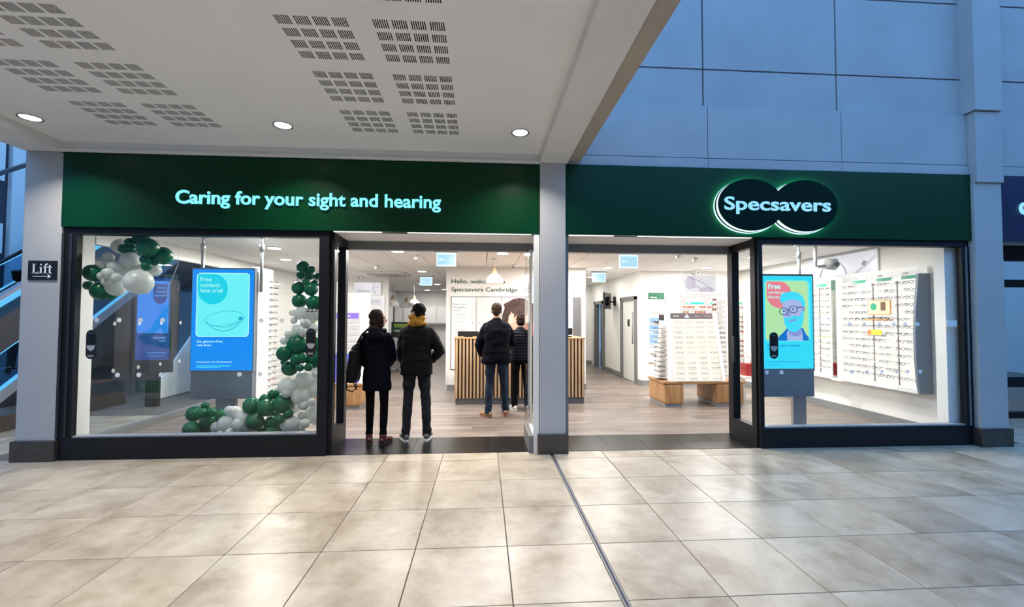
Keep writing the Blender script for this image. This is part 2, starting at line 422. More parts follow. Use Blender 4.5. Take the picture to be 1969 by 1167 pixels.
for (y0, y1, sy) in yc:
    if not sy: bf.add([(-5.0, y0, z0), (.70, y0, z0), (.70, y1, z0), (-5.0, y1, z0)], [(0, 3, 2, 1)]); continue
    for (x0, x1, sx) in xc:
        if not sx: bf.add([(x0, y0, z0), (x1, y0, z0), (x1, y1, z0), (x0, y1, z0)], [(0, 3, 2, 1)])
        else:
            t_ = z0+.02; bs.add([(x0, y0, z0), (x1, y0, z0), (x1, y1, z0), (x0, y1, z0), (x0, y0, t_), (x1, y0, t_), (x1, y1, t_), (x0, y1, t_)],
                   [(0, 4, 5, 1), (1, 5, 6, 2), (2, 6, 7, 3), (3, 7, 4, 0), (4, 7, 6, 5)])
ceil = bf.build('ceiling', 'soffit', kind='structure')
o = bs.build('acoustic_slots', 'slot_dark', ceil, kind='stuff')
B().box(-5.2, 1.17, -8, 5.3, 3.62, 4.2).build('ceiling', 'soffit', kind='structure')
B().box(-4.75, .67, 5.16, 5.26, 3.44, 3.56).box(-4.75, .67, 5.13, 5.26, 3.44, 3.47).build('trim_1', 'beam', kind='structure')
bm_ = B().box(.67, 1.0, -8, 5.18, 3.46, 3.62).build('beam', 'beam', kind='structure'); tag(bm_, 'pale beam under the mall ceiling running back from the centre pillar')
for y0, y1 in ((-8, .9), (.905, 2.0), (2.005, 3.55), (3.555, 5.18)):
    B().box(1.0, 1.17, y0, y1, 3.50, 3.66).build('edge_panel', 'beam_edge_shaded', bm_)
bm_ = B().box(-5.13, -4.72, -8, 5.18, 3.45, 3.62).build('beam', 'beam', kind='structure'); tag(bm_, 'pale beam under the mall ceiling running back from the left pillar')

# downlights in the soffit
for i, (x, y) in enumerate([(x, 4.56-2.35*k) for k in range(4) for x in (-4.48, -2.06, .38)]):
    t = thing('recessed_downlight', ['round recessed downlight in the mall ceiling above the left pillar', 'round recessed downlight in the mall ceiling above the word for', 'round recessed downlight in the mall ceiling beside the pale beam'][i % 3] if i < 3 else 'round recessed downlight in the mall ceiling behind the viewer', 'ceiling light', (x, y, 3.56), group='downlights in the mall ceiling')
    b = B(); b.lathe([(.085, -.006), (.092, -.006), (.092, .0), (.085, .0)], (x, y, 3.56)); b2 = B()
    n = 28; V = []
    for k in range(n):
        a = 2*pi*k/n
        for r_, zz in ((.082, -.001), (.094, -.008), (.094, 0)): V.append((x+r_*cos(a), y+r_*sin(a), 3.56+zz))
    b2.add(V, [(3*k, 3*((k+1) % n), 3*((k+1) % n)+1, 3*k+1) for k in range(n)]+[(3*k+1, 3*((k+1) % n)+1, 3*((k+1) % n)+2, 3*k+2) for k in range(n)])
    b2.build('rim', 'frame_blackgrey', t)
    B().lathe([(.08, -.004), (.078, -.006)], (x, y, 3.56), 24).build('diffuser', 'lamp_soft', t)
    area('soffit_lamp', (x, y, 3.548), .15, SOFFIT_W, WARM, disk=True, spread=120)

# pillars
def pillar(x0, x1, y0, label, ztop, y1=5.5):
    p = thing('pillar', label, 'pillar', ((x0+x1)/2, y0, 0), kind='structure')
    B().box(x0, x1, y0+.03, y1, .22, ztop, bev=.012).build('shaft', 'render', p)
    B().box(x0-.025, x1+.025, y0, y1+.02, 0, .225, bev=.006).build('base', 'plinth_stone', p); return p
pillar(-5.13, -4.72, 5.16, 'grey rendered pillar with dark base carrying the Lift sign', 3.47, 5.31)
pillar(.67, .98, 5.12, 'grey rendered pillar with dark base between the two shop entrances', 3.47)
p = pillar(6.24, 6.62, 5.10, 'grey rendered pillar with dark base right of the right window', 3.34)
B().box(6.25, 6.62, 5.10, 5.5, 3.34, 4.25, bev=.006).build('shaft', 'cladding', p)
B().box(6.22, 6.60, 5.07, 5.5, 4.26, 9).build('shaft', 'cladding', p)

# lift sign on the left pillar
t = thing('lift_sign', 'small dark Lift sign with right arrow on the left pillar', 'sign', (-4.9, 5.18, 2.0))
B().box(-5.05, -4.75, 5.178, 5.192, 2.0, 2.215).build('plate', 'screen_off', t)
P = Plane((-5.05, 5.176, 2.0)); b = B()
def serif(rects):
    for a0, c0, a1, c1 in rects: b.prism([P.p(a, c, 0)[:] for a, c in ((a0, c0), (a1, c0), (a1, c1), (a0, c1))], (0, -.002, 0))
serif([(.055, .072, .072, .18), (.048, .172, .08, .18), (.048, .072, .112, .08), (.104, .08, .112, .094)])          # L
serif([(.13, .072, .146, .145), (.122, .072, .154, .079), (.122, .139, .146, .146), (.131, .163, .146, .178)])       # i
serif([(.175, .072, .191, .165), (.166, .072, .201, .079), (.164, .138, .208, .146), (.18, .16, .196, .178), (.19, .172, .212, .183)])  # f
serif([(.222, .08, .238, .165), (.214, .138, .252, .146), (.228, .072, .248, .084)])                                     # t
b.build('lettering', 'ink_white', t); b = B()
serif([(.052, .037, .225, .044)]); b.prism([P.p(a, c, 0)[:] for a, c in ((.205, .062), (.215, .062), (.245, .0405), (.215, .019), (.205, .019), (.226, .0405))], (0, -.002, 0))
b.build('arrow', 'ink_white', t)

# clad wall above the right half
wall = B().box(.98, 6.3, 5.30, 5.6, 3.46, 9).build('wall_upper', 'dark_joint', kind='structure')
def panels(xs, zs, y, par, m='cladding', g=.010):
    for i in range(len(xs)-1):
        for j in range(len(zs)-1):
            B().box(xs[i]+g, xs[i+1]-g, y, y+.06, zs[j]+g, zs[j+1]-g).build('panel', m, par)
panels([.98, 2.745, 4.515, 6.24], [4.255, 4.735, 5.75, 6.8, 7.8, 8.95], 5.245, wall)
panels([.98, 2.775, 4.53, 6.25], [3.585, 4.25], 5.20, wall, g=.004)
panels([.98, 2.775, 4.53, 6.25], [3.455, 3.58], 5.19, wall, g=.003)
wall = B().box(6.6, 12, 5.30, 5.6, 3.46, 9).build('wall_upper', 'dark_joint', kind='structure')
panels([6.60, 8.4, 10.2, 12], [4.255, 4.735, 5.75, 6.8, 8.95], 5.245, wall)
panels([6.60, 8.4, 10.2, 12], [3.585, 4.25], 5.20, wall, g=.004); panels([6.60, 8.4, 10.2, 12], [3.455, 3.58], 5.19, wall, g=.003)
B().box(-5.1, .98, 5.30, 5.6, 2.62, 9).build('wall_upper', 'render', kind='structure')
B().box(.98, 6.24, 5.31, 5.6, 2.66, 3.46).build('wall_upper', 'render', kind='structure')
# far side and ends of the hall (behind and beside the viewer)
B().box(-16, 16, -9.2, -9, 0, 7).build('wall_front', 'render', kind='structure')
B().box(15.8, 16, -9, 16, 0, 7).build('wall_right', 'render', kind='structure')
B().box(-16, -15.8, -9, 16, 0, 7).build('wall_left', 'render', kind='structure')

# ================================================================== FASCIA SIGNS
t = thing('shop_sign', 'long green shop fascia reading Caring for your sight and hearing', 'sign', (-2, 5.2, 2.6))
B().box(-4.715, .665, 5.17, 5.30, 2.60, 3.44, bev=.004).build('sign_panel', 'green_fascia', t)
P = Plane((0, 5.168, 0)); P.letters('Caring for your sight and hearing', -3.49, 2.885, .155, 2.985, 'letter_cyan', t, l=.016, off=.022, ext=.004)
t = thing('shop_sign', 'green shop fascia with a glowing twin-oval logo reading Specsavers', 'sign', (3.6, 5.2, 2.6))
B().box(.985, 6.24, 5.17, 5.30, 2.60, 3.455, bev=.004).build('sign_panel', 'green_fascia', t)
def ovals(cx, cz, rx, rz, sep, grow=0):
    P_ = []; n = 64; hx = sep/2
    for sgn in (1, -1):
        cxx = cx+sgn*hx; xi = 0
        a0 = math.acos(max(-1, min(1, -hx/(rx+grow))))
        for i in range(n+1):
            a = -a0+2*a0*i/n if sgn == 1 else pi-a0+2*a0*i/n
            P_.append((cxx+(rx+grow)*cos(a), cz+(rz+grow)*sin(a)))
    return P_
LX, LZ = 3.615, 2.985
P = Plane((0, 5.17, 0))
P.poly('logo_backlight', ovals(LX-.01, LZ-.0, .415, .315, .69, -.005), 'halo', t, l=.008, th=.022)
P.poly('logo_rim', ovals(LX-.036, LZ-.018, .425, .325, .69, .004), 'letter_edge', t, l=.030, th=.002)
P.poly('logo_body', ovals(LX-.026, LZ-.010, .425, .325, .69, .0), 'logo_green', t, l=.034, th=.003)
P.poly('logo_crescent', ovals(LX-.014, LZ-.006, .424, .324, .69, -.003), 'crescent', t, l=.039, th=.002)
P.poly('logo_face', ovals(LX+.008, LZ+.007, .418, .320, .70), 'logo_green', t, l=.043, th=.012)
P.letters('Specsavers', 2.925, 2.925, .165, 1.365, 'letter_blue', t, l=.066, off=.016, ext=.004)
t = thing('shop_sign', 'navy blue fascia of the next shop with one glowing letter at the right edge', 'sign', (8, 5.2, 2.6))
B().box(6.64, 11.9, 5.17, 5.30, 2.60, 3.455, bev=.004).build('sign_panel', 'navy_fascia', t)
Plane((0, 5.165, 0)).text('O', 6.80+.095, 2.95, .17, 'letter_blue', t, off=.01, ext=.02, name='letter')
# soffit of the entrances and grey header tracks behind
for x0, x1 in ((-1.80, .67), (.98, 3.42)):
    B().box(x0, x1, 5.30, 5.86, 2.60, 2.66).build('ceiling', 'ceiling_white', kind='structure')
    B().box(x0-.02, x1+.02, 5.85, 5.96, 2.49, 2.74).build('trim_2', 'frame_grey', kind='structure')
    B().box(x0+.05, x0+.6, 5.19, 5.23, 2.593, 2.60).box(x0+.9, x1-.1, 5.19, 5.23, 2.593, 2.60).build('light_strip', 'backlit', kind='structure')

# ================================================================== SHOP WINDOWS
def pane(name, x0, x1, y0, y1, z0, z1, par): return B().box(x0, x1, y0, y1, z0, z1).build(name, 'shop_glass', par)
def sticker(P, a, b, par):
    s = P.poly('sticker', rrect(a-.055, b-.165, a+.055, b+.165, .054), 'black_plastic', par, l=.0, th=.004)
    P.poly('white_dome', [(a-.045, b-.01)]+[(a+.045*cos(pi+pi*i/12), b-.01+.062*sin(pi+pi*i/12)) for i in range(13)][1:-1]+[(a+.045, b-.01)], 'ink_lightgrey', s, l=.006)
    P.rect('printed_line', a-.035, b-.125, a+.035, b-.118, 'ink_lightgrey', s, l=.006); P.rect('printed_line', a-.028, b-.138, a+.028, b-.131, 'ink_lightgrey', s, l=.006)
    P.rect('printed_line', a-.04, b+.122, a+.04, b+.126, 'ink_grey', s, l=.006); P.rect('printed_line', a-.03, b+.138, a+.03, b+.147, 'ink_green', s, l=.006)
    for dx in (-.022, .0, .022): P.rect('printed_bar', a+dx-.007, b+.01, a+dx+.007, b+.11, 'screen_off', s, l=.006)
def window(name, label, x0, x1, post_l, post_r, lx0, lx1):
    post_l = post_l-.04 if x0 < 0 else post_l; wdw = thing(name, label, None, ((x0+x1)/2, FY, 0), kind='structure')
    fr = B().box(x0, x1, 5.20, 5.32, 0, .245, bev=.004).box(x0, x1, 5.21, 5.31, 2.525, 2.60)
    fr.box(x0, x0+post_l, 5.201, 5.27, .245, 2.524).box(x1-post_r, x1, 5.201, 5.27, .245, 2.524)
    fr.build('frame', 'frame_black', wdw)
    B().box(x0+post_l, x1-post_r, 5.215, 5.31, .245, .262).build('sill', 'steelgrey', wdw)
    pane('glass_pane', x0+post_l, x1-post_r, 5.255, 5.265, .262, 2.525, wdw); return wdw
WL = window('window_1', 'left shop window in a dark frame, balloons behind it', -4.715, -1.80, .19, .11, 0, 0)
B().box(-4.635, -4.61, 5.19, 5.20, .25, 2.53).box(-4.715, -4.69, 5.185, 5.20, .25, 2.53).build('frame_post', 'frame_blackgrey', WL)
WR = window('window_2', 'right shop window in a dark frame, lit screen and glasses display behind it', 3.41, 6.235, .05, .105, 0, 0)
B().box(6.17, 6.19, 5.19, 5.2, .25, 2.53).build('frame_post', 'frame_grey', WR)
# angled bay returns beside the two entrances
def bay(par, xa, ya, xb, yb):
    d = Vector((xb-xa, yb-ya, 0)); L_ = d.length; d.normalize(); ang = math.atan2(d.y, d.x)
    R_ = Matrix.Translation((xa, ya, 0)) @ Matrix.Rotation(ang, 4, 'Z')
    B().box(0, L_, -.05, .05, 0, .245).box(0, .10, -.049, .049, .245, 2.50).box(L_-.12, L_, -.049, .049, .245, 2.50).box(0, L_, -.05, .05, 2.50, 2.599).xf(R_).build('return_frame', 'frame_black', par)
    B().box(.10, L_-.12, -.004, .004, .245, 2.50).xf(R_).build('glass_pane', 'shop_glass', par)
bay(WL, -1.80, 5.25, -1.84, 5.9); bay(WR, 3.44, 5.25, 3.46, 5.9)
B().box(3.40, 3.435, 5.74, 5.80, 1.0, 1.35, bev=.01).build('handle', 'black_plastic', WR)
PW = Plane((0, 5.25, 0))
sticker(PW, -4.42, 1.28, WL); sticker(PW, -2.005, 1.30, WL); sticker(PW, 3.625, 1.26, WR)
for x in (-4.37, -4.13, -3.90, -3.66, -2.57, -2.34, -2.11): PW.disc('dot', x, 1.555, .026, .026, 'ink_white' if x > -4.2 else 'frosted', WL, l=.0, th=.001, n=16)
for x in (-4.13, -3.90, -3.66, -2.80, -2.57): PW.disc('dot', x, .935, .026, .026, 'ink_white', WL, l=.0, th=.001, n=16)
for x in (5.55,): PW.disc('dot', x, 1.53, .026, .026, 'ink_white', WR, l=.0, th=.001, n=16)
for x in (3.53, 3.72, 5.57): PW.disc('dot', x, .925, .026, .026, 'ink_white', WR, l=.0, th=.001, n=16)
for x in (4.63, 4.83, 5.03, 5.23, 5.38):
    PW.disc('dot', x, 1.53, .024, .024, 'frosted', WR, l=.0, th=.001, n=16); PW.disc('dot', x+.02, .925, .024, .024, 'frosted', WR, l=.0, th=.001, n=16)
PW.rect('white_tab', 5.96, 1.50, 6.09, 1.58, 'ink_white', WR, l=.0, th=.002)
s = PW.rect('badge', -2.07, 1.66, -1.94, 1.70, 'screen_off', WL, l=.0, th=.002); PW.text('NHS', -2.06, 1.667, .027, 'ink_white', s, l=.004, width=.11, off=.02)
PW.rect('printed_line', -2.19, 1.645, -1.95, 1.649, 'ink_lightgrey', WL, l=.0, th=.001)
# glazed sidelight left of the centre pillar, grey post
g = thing('window_4', 'narrow glass sidelight standing left of the centre pillar', None, (.62, 5.5, 0), kind='structure')
B().box(.60, .665, 5.18, 5.24, .0, 2.6).box(.60, .64, 5.24, 5.84, 0, .20).box(.60, .65, 5.80, 5.86, 0, 2.5).build('frame', 'white_trim', g)
B().box(.555, .563, 5.22, 5.84, .2, 2.55).build('glass_pane', 'shop_glass', g)
B().box(.545, .60, 5.18, 5.86, 0, .20).build('base_rail', 'frame_grey', g)
B().box(.98, 1.02, 5.20, 5.86, 0, 2.6).build('trim_3', 'frame_grey', kind='structure')

# ================================================================== SHOP SHELL
thr = B().box(-1.84, 3.46, 5.22, 5.92, -.12, -.004).build('trim_4', 'dark_joint', kind='structure')
for i in range(11):
    x0 = -1.80+i*.48
    for j in range(2):
        if x0+.476 < 3.5: B().box(x0, x0+.476, 5.225+j*.345, 5.225+j*.345+.341, -.01, .003).build('mat_tile', 'mat_dark', thr)
sf = B().box(-5.0, 6.3, 5.3, 21, -.12, -.006).build('floor', 'vinyl_plank', kind='structure')
pm = {}
def plank(x0, x1, y0, y1):
    k = (round(x1-x0, 3), round(y1-y0, 3))
    if k not in pm:
        b = B().box(-k[0]/2+.0015, k[0]/2-.0015, -k[1]/2+.0015, k[1]/2-.0015, -.008, 0); me = bpy.data.meshes.new('plank'); me.from_pydata(b.v, [], b.f); me.materials.append(PLANK); pm[k] = me
    link('plank', pm[k], ((x0+x1)/2, (y0+y1)/2, 0), sf)
for j in range(21):
    y0 = 5.90+j*.22 if j < 20 else 5.90+20*.22
    off = -5.0+(j*.47 % 1.3)-1.3
    for i in range(11):
        x0 = off+i*1.3; x1 = min(x0+1.3, 6.2); x0 = max(x0, -4.84)
        if x1-x0 > .15: plank(round(x0, 3), round(x1, 3), y0, y0+.22)
B().box(-4.85, -1.84, 5.32, 5.90, -.02, 0).build('floor', 'vinyl_plank', kind='structure')
B().box(3.46, 6.2, 5.32, 5.90, -.02, 0).build('floor', 'vinyl_plank', kind='structure')
# ceiling of white tiles in a lay-in grid
mat('ceiling_grid', (.38, .38, .375), .7); sc = B().box(-4.85, 6.3, 5.96, 21, 2.745, 2.86).build('ceiling', 'ceiling_grid', kind='structure'); cmn = {}
for i in range(-1, 18):
    x0 = -4.94+i*.6+.2
    for j in range(13):
        y0 = 5.96+j*1.2; y1 = y0+1.2
        if x0 > 3.9 and y0 > 10: continue
        xa = max(x0, -4.84); k = (round(min(x0+.6, 6.2)-xa, 3), 1.2)
        if k not in cmn:
            b = B().box(-k[0]/2+.006, k[0]/2-.006, -.594, .594, 0, .02); me = bpy.data.meshes.new('ceiling_tile'); me.from_pydata(b.v, [], b.f); me.materials.append(M('ceiling_white')); cmn[k] = me
        link('ceiling_tile', cmn[k], (xa+k[0]/2, y0+.6, 2.72), sc)
B().box(-4.85, -1.82, 5.32, 5.96, 2.72, 2.75).build('ceiling', 'ceiling_white', kind='structure')
B().box(3.46, 6.2, 5.32, 5.96, 2.72, 2.75).build('ceiling', 'ceiling_white', kind='structure')

WW = lambda nm, x0, x1, y0, y1, z0=0, z1=2.75: B().box(x0, x1, y0, y1, z0, z1).build(nm, 'white_wall', kind='structure')
WW('wall_right', 6.2, 6.32, 5.46, 10.3); WW('wall_right', 6.02, 6.32, 5.32, 5.46, 0, 2.6)
WW('wall_back', 3.75, 6.2, 10.18, 10.3)
B().box(6.17, 6.2, 5.5, 10.18, 0, .12).build('baseboard_right', 'skirting', kind='structure')
B().box(3.75, 6.2, 10.15, 10.18, 0, .12).build('baseboard_back', 'skirting', kind='structure')
# corridor wall with two doors
WW('wall_corridor', 3.75, 3.87, 10.3, 10.45); WW('wall_corridor', 3.75, 3.87, 11.65, 13.3); WW('wall_corridor', 3.75, 3.87, 10.45, 11.65, 2.12, 2.75); WW('wall_corridor', 3.75, 3.87, 13.3, 14.35, 2.12, 2.75); WW('wall_corridor', 3.75, 3.87, 14.35, 15.1)
B().box(3.72, 3.75, 11.65, 13.3, 0, .12).box(3.72, 3.75, 10.18, 10.45, 0, .12).build('baseboard_corridor', 'skirting', kind='structure')
WW('wall_corridor', 2.72, 3.75, 15.0, 15.1); B().box(2.72, 3.75, 14.97, 15.0, 0, .12).build('baseboard_corridor', 'skirting', kind='structure')
WW('wall_corridor', 2.6, 2.72, 15.0, 18); WW('wall_corridor', 2.2, 2.30, 9.84, 18)
t = thing('door_1', 'white corridor door in a grey frame, long steel pull', None, (3.75, 11, 0), kind='structure')
B().box(3.70, 3.80, 10.45, 10.55, 0, 2.12).box(3.70, 3.80, 11.55, 11.65, 0, 2.12).box(3.70, 3.80, 10.45, 11.65, 2.05, 2.14).build('door_frame', 'door_frame', t)
d = B().box(3.755, 3.80, 10.55, 11.55, .01, 2.05).build('door_leaf', 'door_white', t)
B().tube([(3.72, 10.72, .95), (3.72, 10.72, 1.75)], .014).box(3.72, 3.76, 10.71, 10.73, .98, 1.0).box(3.72, 3.76, 10.71, 10.73, 1.70, 1.72).build('pull_handle', 'steelgrey', d)
B().box(3.74, 3.757, 10.58, 10.66, .85, 1.03).build('lock_plate', 'screen_off', d); B().box(3.745, 3.757, 11.02, 11.16, 1.38, 1.56).build('notice', 'screen_off', d)
t = thing('door_2', 'open dark doorway in a grey frame further down the corridor', None, (3.75, 13.8, 0), kind='structure')
B().box(3.68, 3.82, 13.3, 13.42, 0, 2.12).box(3.68, 3.82, 14.25, 14.4, 0, 2.12).box(3.68, 3.82, 13.3, 14.4, 2.03, 2.13).build('door_frame', 'door_frame', t)
d = B().box(3.86, 3.90, 13.42, 14.25, .01, 2.03).build('door_leaf', 'frame_grey', t); B().box(3.84, 3.865, 13.5, 13.75, .82, 1.02).build('push_plate', 'screen_off', d)
t = thing('door_3', 'narrow white door at the corridor end, left', None, (2.5, 14, 0), kind='structure')
B().box(2.30, 2.36, 12.6, 12.7, 0, 2.1).box(2.30, 2.36, 13.6, 13.7, 0, 2.1).box(2.30, 2.36, 12.6, 13.7, 2.03, 2.12).build('door_frame', 'door_frame', t)
B().box(2.30, 2.34, 12.7, 13.6, 0, 2.03).build('door_leaf', 'door_white', t)
# welcome wall
ww = WW('wall_welcome', -.78, 2.30, 9.72, 9.84)
B().box(-.80, 2.30, 9.69, 9.72, 0, .12).build('baseboard_welcome', 'skirting', kind='structure')
B().box(-.82, -.78, 9.7, 9.86, 0, 2.72).build('trim_5', 'white_trim', kind='structure')
# left rooms
WW('wall_children', -5.0, -2.72, 12.75, 12.87); WW('wall_children', -3.90, -3.78, 12.87, 19.5)
B().box(-5, -2.72, 12.72, 12.75, 0, .12).build('baseboard_children', 'skirting', kind='structure')
WW('wall_far', -3.78, 2.3, 19.4, 19.55); B().box(-3.78, 2.3, 19.36, 19.4, 0, .12).build('baseboard_far', 'skirting', kind='structure')
WW('wall_left', -4.97, -4.85, 8.9, 12.8)
WW('wall_left', -4.97, -4.85, 5.32, 5.77, 0, 2.75)
g = thing('window_3', 'floor-to-ceiling side glazing of the shop facing the escalators', None, (-4.88, 7, 0), kind='structure')
B().box(-4.92, -4.84, 5.77, 8.95, 0, .10).build('sill', 'frame_grey', g)
B().box(-4.92, -4.84, 5.77, 8.95, 2.50, 2.56).build('head_frame', 'white_trim', g)
B().box(-4.885, -4.875, 5.77, 8.9, .10, 2.5).build('glass_pane', 'shop_glass', g)
WW('wall_left', -4.95, -4.84, 5.77, 8.95, 2.56, 2.75)
P = Plane((-4.872, 5.77, 0), (0, 1, 0), (0, 0, 1))
for k in range(6):
    P.disc('dot', .35+k*.42, 1.5, .028, .028, 'frosted', g, l=.003, n=14); P.disc('dot', .35+k*.42, .88, .028, .028, 'frosted', g, l=.003, n=14)
# shop ceiling lamps
SPOTS = [(-1.45, 7.46), (-1.49, 10.7), (.33, 7.54), (2.76, 9.53), (-3.84, 8.73), (-3.39, 7.29), (4.9, 7.6), (4.9, 9.3)]
FARS = [(-2.05, 14.76), (-2.3, 18.1), (-1.56, 14.86), (-1.57, 17.59), (2.95, 11.78), (2.95, 14.0), (-3.6, 11.4), (.5, 11.6)]
names = ['round ceiling downlight inside the left entrance, nearest', 'round ceiling downlight left of the welcome wall', 'round ceiling downlight in front of the welcome wall', 'round ceiling downlight at the corridor mouth', 'round ceiling downlight behind the left window, right of the screen posts', 'round ceiling downlight behind the left window, nearer the glass', 'round ceiling downlight over the right displays', 'round ceiling downlight near the back right wall',
         'round ceiling downlight in the far left room, nearer', 'round ceiling downlight in the far left room, rear left', 'round ceiling downlight in the far room beside the exit sign', 'round ceiling downlight in the far room, rear right', 'round ceiling downlight in the corridor ceiling, nearer', 'round ceiling downlight deep in the corridor', 'round ceiling downlight above the children display', 'round ceiling downlight behind the welcome wall']
for (x, y), nm in zip(SPOTS+FARS, names):
    t = thing('ceiling_light', nm, 'ceiling light', (x, y, 2.72), group='round downlights in the shop ceiling')
    B().lathe([(.105, -.012), (.115, -.010), (.115, .0), (.105, .0)], (x, y, 2.72)).build('rim', 'white_plastic', t)
    B().lathe([(.10, -.016), (.098, -.0165)], (x, y, 2.72)).build('diffuser', 'lamp_white', t)
    far = y > 10.5
    area('shop_lamp', (x, y, 2.69), .2, FAR_W if far else SHOP_W, SHOPC, disk=True)
# unseen area lamps put in to light the room, no fixtures built
for i, (x, y) in enumerate(((-3.0, 6.5), (-2.8, 9.6), (1.6, 6.6), (4.4, 6.5), (1.6, 8.9), (5.3, 8.6), (-.3, 6.5))):
    area('shop_lamp', (x, y, 2.70), .55, SHOP_W*.9, SHOPC)

# ================================================================== SCREENS IN THE WINDOWS
def screen_stand(name, label, x0, x1, y, z0, z1, zb, posts):
    t = thing(name, label, 'screen', ((x0+x1)/2, y, 0))
    B().box(x0, x1, y, y+.07, z0-.02, z1+.02, bev=.004).build('casing', 'panel_grey', t)
    B().box(x0+.01, x1-.01, y+.005, y+.06, zb, z0-.02, bev=.003).build('lower_panel', 'panel_grey', t)
    for px in posts:
        B().tube([(px, y+.10, z1-.3), (px, y+.10, 2.55)], .022).tube([(px, y+.10, 2.5), (px, y+.10, 2.6)], .032).box(px-.045, px+.045, y+.05, y+.15, 2.69, 2.72).tube([(px, y+.10, 2.55), (px, y+.10, 2.71)], .014).build('ceiling_pole', 'steel', t)
    B().box((x0+x1)/2-.09+(.2 if x0 > 0 else -.02), (x0+x1)/2+.05+(.26 if x0 > 0 else .1), y+.075, y+.13, 0.0, zb+.05).build('foot_column', 'steel', t)
    return t
t = screen_stand('advertising_screen', 'tall blue screen reading Free contact lens trial behind the left window', -3.925, -3.105, 6.15, .875, 2.24, .49, (-3.85, -3.07))
sd = B().box(-3.19, -3.10, 6.23, 6.55, .12, 2.22, bev=.006).build('side_casing', 'white_gloss', t)
P = Plane((-3.915, 6.148, .875)); W_, H_ = .80, 1.365
P.rect('display_panel', 0, 0, W_, H_, 'scr_blue', t, l=.0)
P.rect('picture_border', .055, .45, .745, 1.315, 'scr_white', t, l=.001, r=.05); P.rect('picture', .065, .46, .735, 1.305, 'scr_cyan', t, l=.002, r=.045)
pts = [(.07, 1.30), (.07, 1.08)]+[(.265+.195*cos(a), 1.085+.195*sin(a)) for a in [pi+pi*i/16 for i in range(17)]]+[(.265+.195*cos(a), 1.105+.195*sin(a)) for a in [.0+pi/2*i/10 for i in range(11)]]
P.poly('roundel', pts, 'scr_teal', t, l=.003)
for k, s in enumerate(('Free', 'contact', 'lens trial')): P.text(s, .105, 1.20-.075*k, .058, 'scr_white', t, l=.005, width=(.145, .255, .285)[k], off=.0)
b = B()
b.tube([P.p(.42+.25*cos(a), .70+.095*sin(a)+.03*cos(a), .004)[:] for a in [2*pi*i/40 for i in range(40)]], .0028, 4, closed=True)
b.tube([P.p(.19+.5*u, .66+.06*u-.16*sin(pi*u)**.8, .004)[:] for u in [i/20 for i in range(21)]], .005, 4)
b.tube([P.p(.27+.36*u, .61+.05*u-.05*sin(pi*u), .004)[:] for u in [i/20 for i in range(21)]], .004, 4)
b.build('drawn_contact_lens', 'scr_ink', t); P.disc('round_mark', .635, .70, .027, .027, 'scr_ink', t, l=.005)
P.text('Go glasses-free,', .075, .375, .033, 'scr_white', t, l=.003, width=.34, off=.012); P.text('risk-free', .075, .325, .033, 'scr_white', t, l=.003, width=.185, off=.012)
P.text("You're better off with Specsavers", .075, .105, .02, 'scr_white', t, l=.003, width=.46, off=.02)
for k in range(3): P.rect('small_print', .075, .065-.014*k, .52-.13*(k == 2), .071-.014*k, 'scr_border', t, l=.003)

t = screen_stand('advertising_screen', 'tall cyan screen reading Free varifocal lenses with a bearded man, right window', 4.09, 4.88, 6.16, .85, 2.235, .45, (4.74,))
P = Plane((4.10, 6.158, .86)); P.rect('display_panel', 0, 0, .76, 1.365, 'scr_cyan2', t, l=0)
P.rect('picture_border', .02, .40, .72, 1.30, 'scr_cyanlight', t, l=.001, r=.06); P.rect('picture', .03, .41, .69, 1.29, 'scr_lime', t, l=.002, r=.05)
P.poly('roundel', [(.055, 1.28), (.055, 1.10)]+[(.245+.19*cos(a), 1.08+.19*sin(a)) for a in [pi+pi*i/16 for i in range(17)]]+[(.245+.19*cos(a), 1.09+.19*sin(a)) for a in [pi/2*i/10 for i in range(11)]], 'scr_coral', t, l=.003)
P.text('Free', .075, 1.175, .075, 'scr_white', t, l=.005, width=.19, off=.03); P.text('varifocal', .075, 1.10, .045, 'scr_white', t, l=.005, width=.25, off=.012); P.text('lenses', .075, 1.035, .045, 'scr_white', t, l=.005, width=.17, off=.012)
pf = P.poly('portrait_jacket', [(.20, .41), (.24, .48), (.33, .56), (.36, .60), (.60, .60), (.64, .52), (.69, .46), (.69, .41)], 'scr_navy', t, l=.003)
P.poly('portrait_shirt', [(.36, .41), (.35, .52), (.38, .58), (.58, .58), (.60, .48), (.60, .41)], 'scr_skin', t, l=.004)
P.poly('portrait_neck', [(.39, .50), (.37, .62), (.56, .66), (.58, .50), (.50, .47)], 'scr_skin_dark', t, l=.005)
P.poly('portrait_face', [(.30, .98), (.285, .86), (.30, .78), (.31, .66), (.37, .58), (.46, .56), (.55, .62), (.60, .76), (.61, .90), (.58, 1.02), (.50, 1.08), (.36, 1.06)], 'scr_skin', t, l=.006)
P.poly('portrait_hair', [(.275, .96), (.25, 1.02), (.27, 1.09), (.34, 1.12), (.42, 1.135), (.52, 1.12), (.60, 1.07), (.64, .98), (.635, .88), (.60, .86), (.59, .95), (.55, 1.0), (.44, 1.02), (.35, 1.0), (.31, .97)], 'scr_hair', t, l=.007)
P.poly('portrait_beard', [(.315, .74), (.32, .66), (.35, .59), (.42, .54), (.50, .54), (.57, .60), (.61, .70), (.62, .86), (.585, .84), (.56, .76), (.50, .775), (.43, .77), (.39, .745), (.35, .755)], 'scr_hair', t, l=.007)
P.poly('portrait_mouth', [(.36, .695), (.42, .72), (.50, .735), (.49, .705), (.42, .69)], 'scr_skin_dark', t, l=.008)
P.poly('portrait_nose', [(.36, .85), (.345, .78), (.37, .765), (.41, .775), (.40, .85)], 'scr_skin_dark', t, l=.008)
